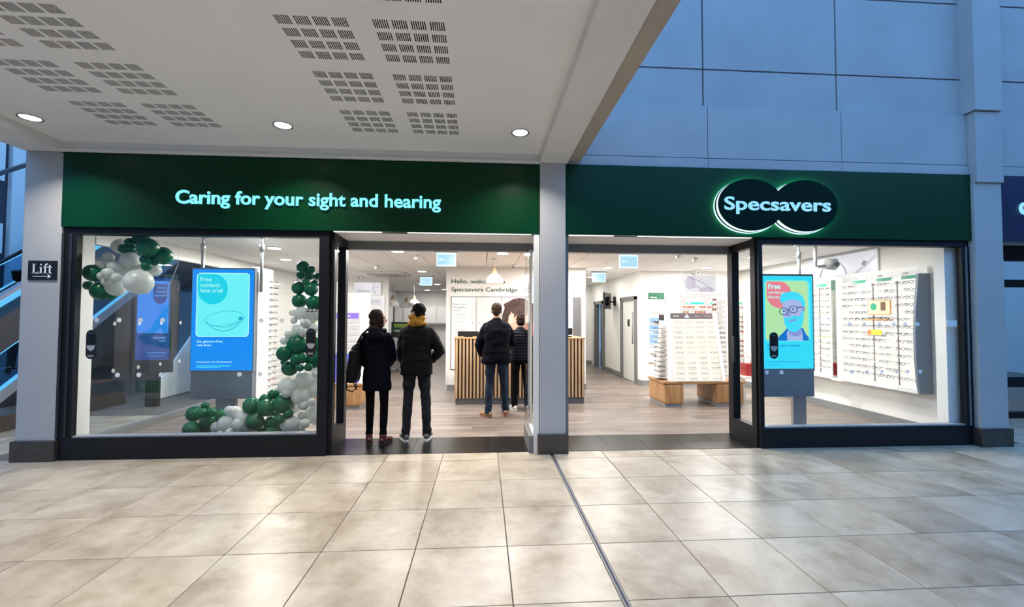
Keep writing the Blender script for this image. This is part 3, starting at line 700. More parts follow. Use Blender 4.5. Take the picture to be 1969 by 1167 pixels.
P.disc('portrait_ear', .615, .88, .018, .04, 'scr_skin_dark', t, l=.008)
b = B()
for cx, cz in ((.305, .84), (.455, .87)): b.tube([P.p(cx+.062*cos(2*pi*i/24), cz+.052*sin(2*pi*i/24), .009)[:] for i in range(24)], .006, 5, closed=True)
b.tube([P.p(.362, .865, .009)[:], P.p(.397, .875, .009)[:]], .007, 5); b.tube([P.p(.515, .90, .009)[:], P.p(.60, .905, .009)[:]], .007, 5)
b.build('portrait_spectacles', 'scr_dark', t)
for cx, cz in ((.31, .845), (.45, .875)): P.disc('portrait_eye', cx, cz, .02, .009, 'scr_dark', t, l=.009)
P.text('With any pair of glasses', .05, .325, .036, 'scr_navy', t, l=.003, width=.50, off=.012); P.text('from £70', .05, .275, .036, 'scr_navy', t, l=.003, width=.17, off=.012)
P.text('Very good varifocals. Very good value.', .05, .095, .02, 'scr_navy', t, l=.003, width=.50, off=.018); P.rect('small_print', .05, .055, .26, .061, 'scr_navy', t, l=.003)

# ================================================================== SPECTACLES
def spec_mesh(kind, m, r=.0030, w_=.052, h_=.038):
    """front faces -y; origin at the middle of the front, resting height"""
    b = B(); n = 12
    for s in (-1, 1):
        pts = []
        for i in range(n):
            a = 2*pi*i/n; c, d = cos(a), sin(a)
            pts.append((s*(.036)+w_/2*math.copysign(abs(c)**.75, c), 0, h_/2+h_/2*math.copysign(abs(d)**.8, d)))
        b.tube(pts, r, 5, closed=True)
        if kind == 'sun': b.add([(p[0], .001, p[2]) for p in pts], [tuple(range(n))])
        b.tube([(s*.062, 0, h_*.8), (s*.069, .01, h_*.8), (s*.066, .09, h_*.62), (s*.060, .125, h_*.1)], r*.95, 4)
    b.tube([(-.011, 0, h_*.66), (0, -.002, h_*.76), (.011, 0, h_*.66)], r, 4)
    me = bpy.data.meshes.new('spectacles'); me.from_pydata(b.v, [], b.f); me.polygons.foreach_set('use_smooth', b.sm); me.materials.append(M(m)); return me
mat('frame_tortoise', (.16, .075, .035), .3); mat('frame_gunmetal', (.13, .12, .13), .3, .5); mat('frame_gold', (.42, .30, .14), .3, .8)
mat('frame_red', (.30, .03, .03), .3); mat('frame_blue', (.05, .12, .30), .3); mat('frame_lime', (.25, .5, .06), .4); mat('sun_lens', (.18, .055, .04), .15); mat('frame_jet', (.02, .02, .022), .25)
SM = [spec_mesh('opt', 'frame_tortoise'), spec_mesh('opt', 'frame_gunmetal', .0025, .050, .034), spec_mesh('opt', 'frame_gold', .002, .05, .040), spec_mesh('opt', 'frame_jet', .0032, .053, .037)]
SG = [spec_mesh('sun', 'sun_lens', .003, .056, .046), spec_mesh('sun', 'frame_tortoise', .003, .054, .042)]
SC_ = {'red': spec_mesh('opt', 'frame_red'), 'blue': spec_mesh('opt', 'frame_blue'), 'lime': spec_mesh('opt', 'frame_lime')}
def specs(me, loc, rz, label, group, sc=1.0, name='spectacles'):
    o = link(name, me, loc); o.rotation_euler = (0, 0, rz+random.uniform(-.12, .12)); o.scale = (sc, sc, sc)
    return tag(o, label, 'glasses', group)
ORD2 = ['top', 'second', 'third', 'fourth', 'fifth', 'sixth', 'seventh', 'eighth', 'ninth', 'tenth', 'eleventh', 'twelfth', 'thirteenth', 'fourteenth', 'fifteenth', 'sixteenth', 'seventeenth', 'eighteenth', 'bottom']
ORD = ['top', 'second', 'third', 'fourth', 'fifth', 'sixth', 'seventh', 'eighth', 'ninth', 'tenth', 'eleventh', 'twelfth', 'thirteenth', 'fourteenth', 'bottom']

# ---- long lit display on the right wall (runs away from the window)
t = thing('wall_display', 'long backlit white spectacles display along the right wall behind the window', 'display', (6.05, 6.8, .6))
def zf(u): return 5.965+.10*abs(2*(1-u)-1)**2.2      # gentle bow of the shelves' front line
for y0, y1, nm in ((5.70, 6.01, 'display_bay'), (6.015, 6.41, 'display_bay'), (6.415, 6.97, 'display_bay'), (7.13, 7.9, 'display_bay'), (7.905, 8.7, 'display_bay')):
    B().box(6.06, 6.19, y0, y1, .62, 2.19).build(nm, 'backlit', t)
    B().box(6.03, 6.19, y0, y1, .555, .618).build('base_tray', 'white_gloss', t)
    B().box(6.04, 6.19, y0, y1, 2.192, 2.33).build('header', 'backlit_soft', t)
b = B(); prof = [(6.19, .56), (6.0, .56), (5.975, .70), (5.955, 1.0), (5.95, 1.4), (5.965, 1.75), (6.0, 2.05), (6.02, 2.23), (6.19, 2.23)]
b.prism([(x, 5.66, z) for x, z in prof], (0, .035, 0)); b.build('end_panel', 'panel_grey', t)
ROWZ = [2.10-.106*k for k in range(14)]
for y0, y1 in ((5.705, 6.005), (6.02, 6.405), (6.42, 6.965), (7.14, 7.9)):
    for k, z in enumerate(ROWZ):
        xx = 5.975+.05*abs(z-1.35)/.75
        B().box(xx, 6.06, y0+.01, y1-.01, z-.006, z-.003).build('shelf', 'white_gloss', t)
for y in (6.012, 6.412): B().box(6.045, 6.06, y-.004, y+.004, .63, 2.15).build('upright', 'frame_lilac', t)
for y in (7.5, ): B().box(6.045, 6.06, y-.004, y+.004, .63, 2.15).build('upright', 'frame_lilac', t)
PD = Plane((6.058, 0, 0), (0, -1, 0), (0, 0, 1))
for y, pr in ((5.80, '£70'), (6.20, '£90'), (6.64, '£90'), (7.42, '£90')):
    PD.rect('price_card', -y-.12, 2.19, -y+.13, 2.28, 'white_gloss', t, l=.024)
    PD.text(pr, -y-.11, 2.235, .032, 'ink_grey', t, l=.03, width=.085, name='price'); PD.rect('green_tag', -y-.12, 2.165, -y+.12, 2.212, 'tag_green', t, l=.032)
    PD.text('Glasses', -y-.11, 2.178, .02, 'ink_white', t, l=.036, width=.08)
for k, z in enumerate(ROWZ):
    for bay_, ys in (('first bay', (5.79, 5.93)), ('second bay', (6.10, 6.215, 6.33)), ('third bay', (6.50, 6.62, 6.74, 6.87)), ('rear bay', (7.22, 7.36, 7.58, 7.7))):
        for yi, y in enumerate(ys):
            if bay_ == 'second bay' and k in (3, 4) and y < 6.3: continue
            if random.random() < .08: continue
            me = random.choice(SM)
            if bay_ == 'rear bay' and k in (5, 6): me = SC_['blue']
            if bay_ == 'rear bay' and k == 8: me = SC_['lime']
            lab = 'spectacles %s from the window, %s row, %s of the right wall display' % (('first', 'second', 'third', 'fourth')[yi], ORD[k] if k < 13 else 'bottom', bay_.replace('first', 'nearest').replace('rear bay', 'bay beyond mirror'))
            o = specs(me, (6.0+random.uniform(-.004, .01), y, z), -pi/2, lab, 'spectacles, %s, row %s' % (bay_, ORD[k]), 1.0)
# mirror column, poster and offer card standing in the display
t2 = thing('display_mirror', 'tall narrow mirror in a glowing white frame within the right wall display', 'mirror', (6.02, 7.05, .55))
B().box(5.94, 6.058, 6.965, 7.0, .60, 2.25).box(5.94, 6.058, 7.10, 7.135, .60, 2.25).box(5.94, 6.058, 6.965, 7.135, .55, .60).box(5.94, 6.058, 6.965, 7.135, 2.25, 2.30).build('frame', 'backlit', t2)
mm = bpy.data.materials.new('mirror'); mm.use_nodes = True; q = mm.node_tree.nodes['Principled BSDF']; q.inputs['Metallic'].default_value = 1; q.inputs['Roughness'].default_value = .03; q.inputs['Base Color'].default_value = (.45, .5, .47, 1); MATS['mirror'] = mm
B().box(5.945, 5.96, 7.0, 7.10, .60, 2.25).build('mirror_glass', 'mirror', t2); B().box(5.942, 5.945, 7.0, 7.10, 2.08, 2.25).build('green_label', 'ink_green', t2)
PA = Plane((5.95, 0, 0), (0, -1, 0), (0, 0, 1))
t2 = thing('offer_poster', 'small orange-edged poster with green roundel in the right wall display', 'poster', (5.95, 6.2, 1.62))
mat('print_orange', (.75, .30, .05), .5); mat('print_cream', (.80, .68, .42), .5); mat('print_yellow', (.9, .6, .05), .5); mat('print_coral', (.8, .16, .10), .5)
PA.rect('board', -6.385, 1.655, -6.01, 1.875, 'print_orange', t2, l=0, th=.008); PA.rect('print', -6.375, 1.665, -6.02, 1.865, 'print_cream', t2, l=.010)
PA.disc('roundel', -6.29, 1.78, .052, .055, 'tag_green', t2, l=.011); PA.rect('pictured_glasses', -6.17, 1.72, -6.09, 1.85, 'frame_tortoise', t2, l=.011)
B().box(5.90, 6.0, 6.03, 6.42, 1.575, 1.59).build('tray', 'print_orange', t2)
for y, me, w_ in ((6.12, SM[3], 'nearest the window'), (6.24, SM[0], 'in the middle'), (6.34, SM[3], 'furthest from the window')): specs(me, (5.95, y, 1.59), -pi/2, 'dark spectacles on the orange tray under the small poster, '+w_, 'spectacles on the orange tray')
t2 = thing('offer_card', 'yellow card with a red dot on a small ledge of the right wall display', 'card', (5.95, 6.3, 1.35))
PA.rect('board', -6.41, 1.35, -6.17, 1.43, 'print_yellow', t2, l=0, th=.006); PA.disc('red_dot', -6.375, 1.39, .032, .035, 'print_coral', t2, l=.008); B().box(5.92, 6.0, 6.15, 6.45, 1.335, 1.348).build('ledge', 'steelgrey', t2)

def photo(name, label, P, w_, h_, col='photo_pale', style=0, cat='picture'):
    t = thing(name, label, cat, P.p(w_/2, 0)[:])
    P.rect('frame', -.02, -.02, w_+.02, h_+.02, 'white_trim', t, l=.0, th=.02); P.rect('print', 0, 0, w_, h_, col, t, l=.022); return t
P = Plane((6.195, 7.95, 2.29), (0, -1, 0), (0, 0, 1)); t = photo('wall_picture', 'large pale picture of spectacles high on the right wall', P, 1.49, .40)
b = B()
b.tube([P.p(.62+.30*cos(a), -.02+.34*sin(a), .024)[:] for a in [pi*.08+pi*.84*i/20 for i in range(21)]], .012, 5); b.build('pictured_rim', 'photo_lilac', t)
P.poly('pictured_temple', [(.95, 0), (1.05, 0), (1.47, .26), (1.47, .33)], 'photo_lilac', t, l=.024); P.poly('pictured_hinge', [(1.2, .2), (1.27, .16), (1.33, .22), (1.26, .26)], 'photo_plum', t, l=.026)
# security camera hanging behind the right window
t = thing('security_camera', 'grey-white security camera on a ceiling arm behind the right window', 'camera', (5.05, 6.3, 2.72))
B().box(4.93, 5.13, 6.2, 6.4, 2.695, 2.72, bev=.005).build('ceiling_plate', 'white_plastic', t)
B().tube([(5.03, 6.3, 2.70), (5.03, 6.3, 2.40), (5.10, 6.3, 2.385), (5.17, 6.28, 2.40)], .025, 8).build('arm', 'white_plastic', t)
B().tube([(5.17, 6.40, 2.44), (5.22, 6.32, 2.43), (5.27, 6.2, 2.41)], [.06, .085, .085], 14).build('camera_body', 'white_plastic', t); B().tube([(5.275, 6.19, 2.41), (5.285, 6.165, 2.405)], .035, 12).build('lens', 'steelgrey', t)

# ================================================================== FREE-STANDING DISPLAY ON AN OAK BENCH
def bench(x0, x1, y0, y1, label, blocks, zt=.46):
    t = thing('display_bench', label, 'bench', ((x0+x1)/2, (y0+y1)/2, 0))
    B().box(x0, x1, y0, y1, zt-.045, zt, bev=.012).build('top', 'oak_veneer', t)
    for a, c in blocks:
        l = B().box(a, c, y0+.005, y1-.005, .055, zt-.046, bev=.045).build('block', 'oak_veneer', t)
        B().box(a+.02, c-.02, y0+.03, y1-.03, 0, .056, bev=.01).build('kick_plate', 'steelgrey', l)
    return t
bench(3.22, 4.75, 7.66, 8.42, 'oak bench with two block legs carrying the central spectacles display', ((3.24, 3.60), (4.20, 4.72)))
t = thing('display_stand', 'white A-frame spectacles display with dark header on the oak bench', 'display', (3.95, 8, .46))
def lean(y0, z): return y0+(z-.46)*.16
def gond_x(z): u = (z-.46)/1.24; return 3.42+.03*u, 4.34-.05*u
b = B(); b.prism([(3.44, 7.70, .46), (4.31, 7.70, .46), (4.25, 7.89, 1.62), (3.47, 7.89, 1.62)], (0, .012, 0)); b.build('front_panel', 'backlit_cream', t)
b = B()
for xa, xb in ((3.36, 3.42), (4.33, 4.39)):
    s = .03 if xa < 3.5 else -.05
    b.prism([(xa, 7.68, .46), (xb, 7.68, .46), (xb+s, 7.89, 1.70), (xa+s, 7.89, 1.70)], (0, .04, 0))
b.build('side_rail', 'steelgrey' if 0 else 'white_gloss', t)
b = B(); b.prism([(3.46, 7.875, 1.585), (4.26, 7.875, 1.585), (4.255, 7.892, 1.69), (3.465, 7.892, 1.69)], (0, .02, 0)); b.build('header', 'photo_plum', t)
mat('header_plum', (.09, .065, .075), .5)
P = Plane((3.46, 7.872, 1.59)); 
P.text('Glasses', .04, .035, .024, 'ink_white', t, l=.004, width=.11, off=.02); P.poly('triangle_mark', [(.25, .015), (.35, .015), (.30, .085)], 'ink_white', t, l=.004); P.rect('printed_line', .45, .035, .54, .042, 'ink_lightgrey', t, l=.004); P.rect('printed_line', .63, .04, .76, .045, 'ink_lightgrey', t, l=.004)
for k in range(12):
    z = 1.50-.092*k; xa, xb = gond_x(z); y = lean(7.70, z)
    B().box(xa+.04, xb-.04, y-.05, y, z-.004, z, ).build('shelf', 'shelf_acrylic', t)
    for i in range(4):
        x = xa+.13+i*(xb-xa-.24)/3
        if random.random() < .05: continue
        specs(random.choice(SM[:3]), (x, y-.045, z), 0, 'thin spectacles, %s on the %s front shelf of the A-frame display' % (('leftmost', 'second from left', 'third from left', 'rightmost')[i], ORD[k if k < 11 else 14]), 'A-frame display front, shelf %d from the top' % (k+1), .95)
b = B(); b.prism([(3.36, 7.75, .46), (3.36, 8.38, .46), (3.40, 8.25, 1.66), (3.40, 7.93, 1.66)], (.02, 0, 0)); b.build('left_face', 'white_gloss', t)
b = B(); b.prism([(4.40, 7.75, .46), (4.40, 8.38, .46), (4.34, 8.25, 1.66), (4.34, 7.93, 1.66)], (-.02, 0, 0)); b.build('right_face', 'white_gloss', t)
B().box(3.27, 3.37, 7.96, 7.975, 1.55, 1.66).build('header_tag', 'header_plum', t)
for k in range(12):
    z = 1.47-.088*k; y0 = 7.84+(1.5-z)*-.05
    for sx in (-1, 1):
        xs = 3.36 if sx < 0 else 4.40
        b = B(); b.prism([(xs, y0+.02, z), (xs+sx*.16, y0+.10, z), (xs+sx*.16, y0+.34, z), (xs, y0+.42, z)], (0, 0, -.008)); b.build('side_shelf', 'shelf_acrylic', t)
        side = 'left' if sx < 0 else 'right'
        for yy in (y0+.12, y0+.27):
            specs(random.choice(SM), (xs+sx*.115, yy, z), -pi/2 if sx < 0 else pi/2, '%s spectacles on the %s %s side fin of the A-frame display' % ('nearer' if yy < y0+.2 else 'rear', ORD[k] if k < 11 else 'lowest', side), 'A-frame display %s side, fin %d' % (side, k+1), .95)
# header_plum on the front header
for c in [o for o in COL.objects if o.parent == t and o.name.startswith('header') and 'tag' not in o.name]: c.data.materials.clear(); c.data.materials.append(M('header_plum'))

# ---- sunglasses wall display at the back
t = thing('wall_display', 'white sunglasses wall display with green tags behind the A-frame display', 'display', (5.3, 10.1, .55))
for i in range(3):
    x0 = 4.70+i*.60
    B().box(x0, x0+.59, 10.11, 10.17, .55, 2.20).build('display_bay', 'backlit_soft', t)
    PB = Plane((x0, 10.105, 0)); PB.rect('price_card', .12, 1.95, .54, 2.06, 'white_gloss', t, l=.006); PB.text('Sun', .15, 2.01, .035, 'ink_green', t, l=.01, width=.08)
    PB.rect('green_tag', .12, 1.93, .54, 1.98, 'tag_green', t, l=.012); PB.text('Offers', .15, 1.94, .022, 'ink_white', t, l=.014)
    for k in range(11):
        z = 1.83-.115*k; B().box(x0+.02, x0+.57, 10.04, 10.11, z-.005, z).build('shelf', 'shelf_acrylic', t)
        for j in range(4):
            if k > 3 and x0 < 5.2: continue
            if random.random() < .1: continue
            specs(random.choice(SG), (x0+.09+j*.137, 10.06, z), 0, 'sunglasses, %s on the %s row under the %s tag of the back display' % (('leftmost', 'second', 'third', 'rightmost')[j], ORD[k], ('left', 'middle', 'right')[i]), 'back display bay %d row %d' % (i+1, k+1), 1.05, 'sunglasses')
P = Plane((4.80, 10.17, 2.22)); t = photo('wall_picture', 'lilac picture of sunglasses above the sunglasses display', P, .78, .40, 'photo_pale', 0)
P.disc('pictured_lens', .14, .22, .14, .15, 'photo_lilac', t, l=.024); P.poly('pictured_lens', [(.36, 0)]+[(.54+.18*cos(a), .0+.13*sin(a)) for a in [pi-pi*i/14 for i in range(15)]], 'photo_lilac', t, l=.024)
b = B(); b.tube([P.p(.06, .39, .026)[:], P.p(.4, .25, .026)[:], P.p(.76, .04, .026)[:]], .006, 5); b.tube([P.p(.24, .12, .026)[:], P.p(.33, .15, .026)[:], P.p(.39, .08, .026)[:]], .006, 5); b.build('pictured_temple', 'photo_plum', t)
# accessories panel beside it
t = thing('accessory_panel', 'tall white accessory panel with green header and pale blue shelves on the back wall', 'display', (4.1, 10.1, .55))
B().box(3.88, 4.30, 10.12, 10.17, .55, 2.22, bev=.004).build('panel', 'white_gloss', t); B().box(3.90, 4.29, 10.11, 10.12, 2.04, 2.20).build('header', 'header_green', t)
PB = Plane((3.9, 10.108, 0)); PB.text('Hearing', .04, 2.07, .04, 'ink_white', t, l=.004, width=.16)
glow('pale_blue_lit', (.40, .68, 1), .95)
B().box(3.92, 4.32, 10.06, 10.11, 1.72, 1.88).build('lit_box', 'backlit', t)
for z0_, z1_ in ((1.50, 1.60), (1.28, 1.44), (.98, 1.24)): B().box(3.92, 4.32, 10.07, 10.11, z0_, z1_).build('blue_shelf_back', 'pale_blue_lit', t)
for z in (1.47, 1.25, .95, .80): B().box(3.92, 4.34, 9.97, 10.11, z-.012, z).build('shelf', 'shelf_acrylic', t)
B().box(4.34, 4.65, 10.13, 10.17, .9, 2.16).build('blank_panel', 'white_gloss', t)
t = thing('hearing_case', 'small dark case on the top blue shelf of the accessory panel', 'case', (4.05, 10.02, 1.47)); B().box(3.99, 4.13, 9.98, 10.05, 1.471, 1.51, bev=.012).build('case_base', 'frame_jet', t); B().box(4.0, 4.12, 10.0, 10.05, 1.511, 1.53, bev=.008).build('case_lid', 'frame_jet', t)
o = B().lathe([(.03, 0), (.034, .01), (.02, .05), (.012, .055), (.012, .08)], (4.1, 10.02, 1.251), 14).build('lens_bottle', 'frame_blue'); tag(o, 'small blue bottle on the middle shelf of the accessory panel', 'bottle')

# ---- small things on the back walls and the corridor
t = thing('alarm_sensor', 'small white ceiling sensor above the lilac sunglasses picture', 'sensor', (5.0, 9.9, 2.66)); B().box(4.97, 5.05, 9.9, 9.98, 2.64, 2.72, bev=.01).build('sensor_body', 'white_plastic', t); B().ell((5.01, 9.9, 2.66), (.018, .015, .018)).build('eye', 'black_plastic', t)
t = thing('television', 'dark television on a bracket on the corridor wall', 'television', (3.6, 12.4, 1.7))
b = B().box(-.03, .03, -.36, .36, 1.84, 2.30, bev=.01).xf(Matrix.Translation((3.48, 12.1, 0)) @ Matrix.Rotation(radians(-30), 4, 'Z')); b.build('screen', 'screen_off', t)
B().tube([(3.50, 12.12, 2.05), (3.62, 12.25, 2.05), (3.74, 12.25, 2.05)], .02).box(3.72, 3.748, 12.15, 12.35, 1.95, 2.2).build('bracket', 'black_plastic', t)
for z, nm in ((1.62, 'upper'), (1.12, 'lower')):
    t = thing('leaflet_bin', 'dark green wall bin at the corridor end, %s one' % nm, 'bin', (3.15, 14.9, z))
    b = B(); b.prism([(2.98, 14.90, z+.38), (3.40, 14.90, z+.38), (3.36, 14.90, z), (3.05, 14.90, z)], (0, .1, 0)); b.build('bin_body', 'bin_green', t)
    B().box(2.95, 3.42, 14.88, 15.0, z+.365, z+.39).build('rim', 'ink_green', t); B().box(2.93, 3.45, 14.85, 15.0, z-.05, z-.03).build('shelf', 'white_gloss', t)
    if nm == 'upper': B().box(3.16, 3.27, 14.89, 14.90, z+.22, z+.32).build('label_card', 'ink_white', t)
t = thing('leaflet_rack', 'wire leaflet rack with pale sheets under the green bins', 'rack', (3.15, 14.9, .5)); B().tube([(2.95, 14.9, .95), (3.0, 14.9, .62), (3.35, 14.9, .62), (3.42, 14.9, .95)], .012).build('wire', 'steel', t); B().box(3.0, 3.36, 14.93, 14.96, .36, 1.0).build('sheet', 'photo_pale' if 0 else 'white_gloss', t)
t = thing('fire_bell', 'small red fire alarm at the end of the welcome wall', 'alarm', (2.33, 10, 2.45)); B().tube([(2.30, 9.95, 2.47), (2.36, 9.95, 2.47)], .05, 14).build('alarm_body', 'red_plastic', t); B().box(2.295, 2.32, 9.90, 10.0, 2.42, 2.52).build('back_plate', 'red_plastic', t)

# exit sign light boxes
def exit_sign(x, y, label):
    t = thing('exit_sign', label, 'sign', (x, y, 2.45), group='blue lit exit signs')
    B().box(x-.19, x+.19, y-.02, y+.02, 2.70, 2.72).build('ceiling_bracket', 'frame_grey', t)
    B().box(x-.165, x+.165, y-.018, y+.018, 2.46, 2.69, bev=.006).build('light_box', 'exit_edge', t)
    B().box(x-.145, x+.145, y-.022, y-.019, 2.485, 2.655).build('sign_face', 'exit_blue', t)
    P = Plane((x, y-.023, 2.57)); P.rect('arrow', -.11, -.008, -.02, .008, 'exit_edge', t); P.poly('arrow', [(-.13, 0), (-.09, -.03), (-.09, .03)], 'exit_edge', t)
exit_sign(-.63, 7.42, 'blue lit exit sign hanging inside the left entrance'); exit_sign(-1.56, 12.0, 'blue lit exit sign further back by the far left room')
exit_sign(2.5, 7.38, 'blue lit exit sign hanging inside the right entrance'); exit_sign(2.79, 10.41, 'blue lit exit sign at the corridor mouth')
# air conditioning cassette
t = thing('air_cassette', 'square air conditioning cassette in the shop ceiling, left', 'air conditioner', (-2.5, 11.4, 2.68))
B().box(-2.98, -1.98, 10.95, 11.95, 2.68, 2.719, bev=.015).build('cover', 'white_plastic', t)
for a in ((-2.9, -2.06, 11.0, 11.06), (-2.9, -2.06, 11.84, 11.90), (-2.93, -2.87, 11.08, 11.82), (-2.09, -2.03, 11.08, 11.82)): B().box(a[0], a[1], a[2], a[3], 2.672, 2.68).build('louvre', 'copper', t)
B().box(-2.8, -2.16, 11.12, 11.78, 2.674, 2.68).build('intake_grille', 'steelgrey', t)
for x, y, nm in ((-1.2, 7.95, 'over the left entrance'), (3.4, 7.4, 'over the right entrance'), (-2.3, 9.6, 'left of the air conditioner'), (3.9, 7.8, 'above the A-frame display')):
    t = thing('spotlight', 'small white ceiling spotlight '+nm, 'spotlight', (x, y, 2.68)); B().tube([(x, y, 2.72), (x, y, 2.69)], .02).build('stem', 'white_plastic', t)
    B().tube([(x+.04, y, 2.685), (x-.04, y, 2.665)], .03, 12).build('lamp_head', 'white_plastic', t); B().ell((x-.045, y, 2.663), (.006, .024, .024)).build('bulb', 'lamp_soft', t)

# ================================================================== RECEPTION DESK
t = thing('reception_desk', 'reception desk clad in vertical oak slats, black kick plate', 'desk', (.69, 8.4, 0))
B().box(-.50, 1.88, 8.10, 8.85, .12, 1.20).build('carcass', 'slat_back', t)
B().box(-.53, 1.91, 8.07, 8.88, 1.20, 1.225, bev=.004).build('counter_top', 'oak_veneer', t)
B().box(-.50, 1.88, 8.09, 8.85, 0, .12).build('kick_plate', 'kick', t)
n = 37; sl = B().box(-.017, .017, -.012, .012, .12, 1.20); me = bpy.data.meshes.new('slat'); me.from_pydata(sl.v, [], sl.f); me.materials.append(SLATW)
for i in range(n): link('slat', me, (-.505+.02+i*(2.385-.04)/(n-1), 8.087, 0), t)
for i in range(11): link('slat', me, (-.512, 8.16+i*.066, 0), t).rotation_euler = (0, 0, pi/2); link('slat', me, (1.892, 8.16+i*.066, 0), t).rotation_euler = (0, 0, pi/2)
t = thing('till_screen', 'black monitor seen from behind on the left end of the desk', 'monitor', (-.28, 8.3, 1.225)); B().box(-.48, -.09, 8.28, 8.33, 1.24, 1.335, bev=.008).build('casing', 'black_plastic', t); B().box(-.36, -.2, 8.26, 8.4, 1.225, 1.24).build('base', 'black_plastic', t)
t = thing('till_terminal', 'black tilted till screen with card reader on the right end of the desk', 'monitor', (1.55, 8.35, 1.225))
b = B().box(-.12, .12, -.012, .012, 0, .17, bev=.005).xf(Matrix.Translation((1.52, 8.35, 1.27)) @ Matrix.Rotation(.5, 4, 'Z') @ Matrix.Rotation(-.45, 4, 'X')); b.build('screen', 'black_plastic', t)
B().box(1.50, 1.70, 8.3, 8.42, 1.225, 1.25, bev=.006).tube([(1.6, 8.38, 1.24), (1.6, 8.38, 1.38)], .03).build('stand', 'black_plastic', t); B().box(1.62, 1.70, 8.25, 8.32, 1.27, 1.40, bev=.012).build('card_reader', 'black_plastic', t)

# welcome wall lettering, cupboard doors, photo print
P = Plane((0, 9.718, 0))
P.text('Hello, welcome to', -.71, 2.355, .092, 'ink_green', ww, width=1.19, off=.014); P.text('Specsavers Cambridge', -.71, 2.175, .092, 'ink_green', ww, width=1.47, off=.014)
tc = thing('wall_cupboards', 'row of tall white cupboard doors set in the welcome wall', 'cupboard', (.7, 9.7, .15))
B().box(-.72, 2.2, 9.712, 9.72, .45, 2.062).build('carcass_edge', 'ink_grey', tc)
for i, (a, c) in enumerate(((-.70, -.165), (-.155, .385), (.395, .915), (.925, 1.45), (1.46, 2.0))):
    d = B().box(a, c, 9.69, 9.711, .46, 2.045, bev=.002).build('door', 'white_gloss', tc); door0 = d if i == 0 else door0; B().lathe([(.012, 0), (.012, .02)], (c-.07 if i % 2 == 0 else a+.07, 9.68, 1.47), 10).build('knob', 'steelgrey', d)
P = Plane((0, 9.688, 0)); d = door0
for k, s in enumerate(('Expert care,', 'affordable', 'for all')): P.text(s, -.665, 1.875-.07*k, .038, 'ink_green', d, width=(.30, .26, .14)[k])
for k, (s, s2) in enumerate((('Complete glasses', 'from £70'), ('2 for 1 glasses', 'from £70'), ('Free varifocals', 'with glasses from £70'), ('Free eye test', 'for all'))):
    z = 1.655-.165*k; P.text(s, -.665, z, .022, 'ink_green', d, width=.27); P.text(s2, -.665, z-.04, .02, 'ink_grey', d, width=.14 if k != 2 else .32); P.rect('small_print', -.665, z-.075, -.38, z-.07, 'ink_lightgrey', d); P.rect('small_print', -.665, z-.09, -.42, z-.085, 'ink_lightgrey', d)
mat('print_hair', (.055, .025, .02), .5, var=.6, vscale=9); mat('print_skin', (.72, .36, .26), .5, var=.12, vscale=5); mat('print_wine', (.22, .04, .05), .5); mat('print_skin_light', (.85, .55, .42), .5)
hp = [(.40, 1.05), (.42, 1.62)]; random.seed(5)
hp = [(.42, 1.02), (.40, 1.35), (.42, 1.66), (.47, 1.80), (.45, 1.90), (.56, 1.95), (.66, 2.01), (.80, 2.035), (.95, 2.02), (1.02, 1.94), (1.16, 1.90), (1.24, 1.80), (1.30, 1.60), (1.33, 1.30), (1.30, 1.02)]
d = P.poly('photo_print', hp, 'print_hair', tc, l=.002, label='large photo print of a dark-haired woman')
P.poly('print_face', [(.55, 1.05), (.54, 1.40), (.56, 1.62), (.62, 1.72), (.80, 1.75), (.98, 1.72), (1.05, 1.62), (1.08, 1.38), (1.05, 1.05)], 'print_skin', d, l=.004)
P.poly('print_fringe', [(.62, 1.78), (.66, 1.58), (.75, 1.66), (.86, 1.62), (.97, 1.64), (1.0, 1.80)], 'print_hair', d, l=.005); P.poly('print_blouse', [(1.05, 1.02), (1.06, 1.35), (1.14, 1.55), (1.20, 1.45), (1.24, 1.02)], 'print_wine', d, l=.005)
P.poly('print_highlight', [(.57, 1.45), (.58, 1.64), (.68, 1.69), (.66, 1.5)], 'print_skin_light', d, l=.006); P.poly('print_highlight', [(.99, 1.3), (.98, 1.6), (1.04, 1.58), (1.06, 1.35)], 'print_skin_light', d, l=.006)
# pendants
def pendant(x, y, z, label, s=1.0, grp=None):
    t = thing('pendant_lamp', label, 'lamp', (x, y, z), group=grp)
    B().tube([(x, y, 2.72), (x, y, z+.30*s)], .004, 6).lathe([(.05, 2.70), (.05, 2.72)], (x, y, 0)).build('cable', 'white_plastic', t)
    B().lathe([(.012, .31*s), (.03*s, .27*s), (.055*s, .21*s), (.06*s, .19*s)], (x, y, z), 20).build('wooden_cap', 'oak_slat', t)
    B().lathe([(.06*s, .19*s), (.10*s, .16*s), (.155*s, .10*s), (.17*s, .05*s), (.16*s, .02*s), (.165*s, .0), (.155*s, -.002)], (x, y, z), 28).build('lamp_shade', 'white_plastic', t)
    B().ell((x, y, z+.02*s), (.11*s, .11*s, .02*s)).build('bulb', 'lamp_soft', t)
pendant(.21, 8.35, 2.245, 'white dome pendant lamp with wooden cap over the desk')
pendant(-3.25, 15.9, 1.98, 'white dome pendant in the far left room, left one', 1.35, 'far pendants'); pendant(-2.35, 15.0, 1.98, 'white dome pendant in the far left room, beside the man with the yellow hood', 1.2, 'far pendants'); pendant(-2.95, 17, 1.95, 'white dome pendant in the far left room, middle one', 1.35, 'far pendants')
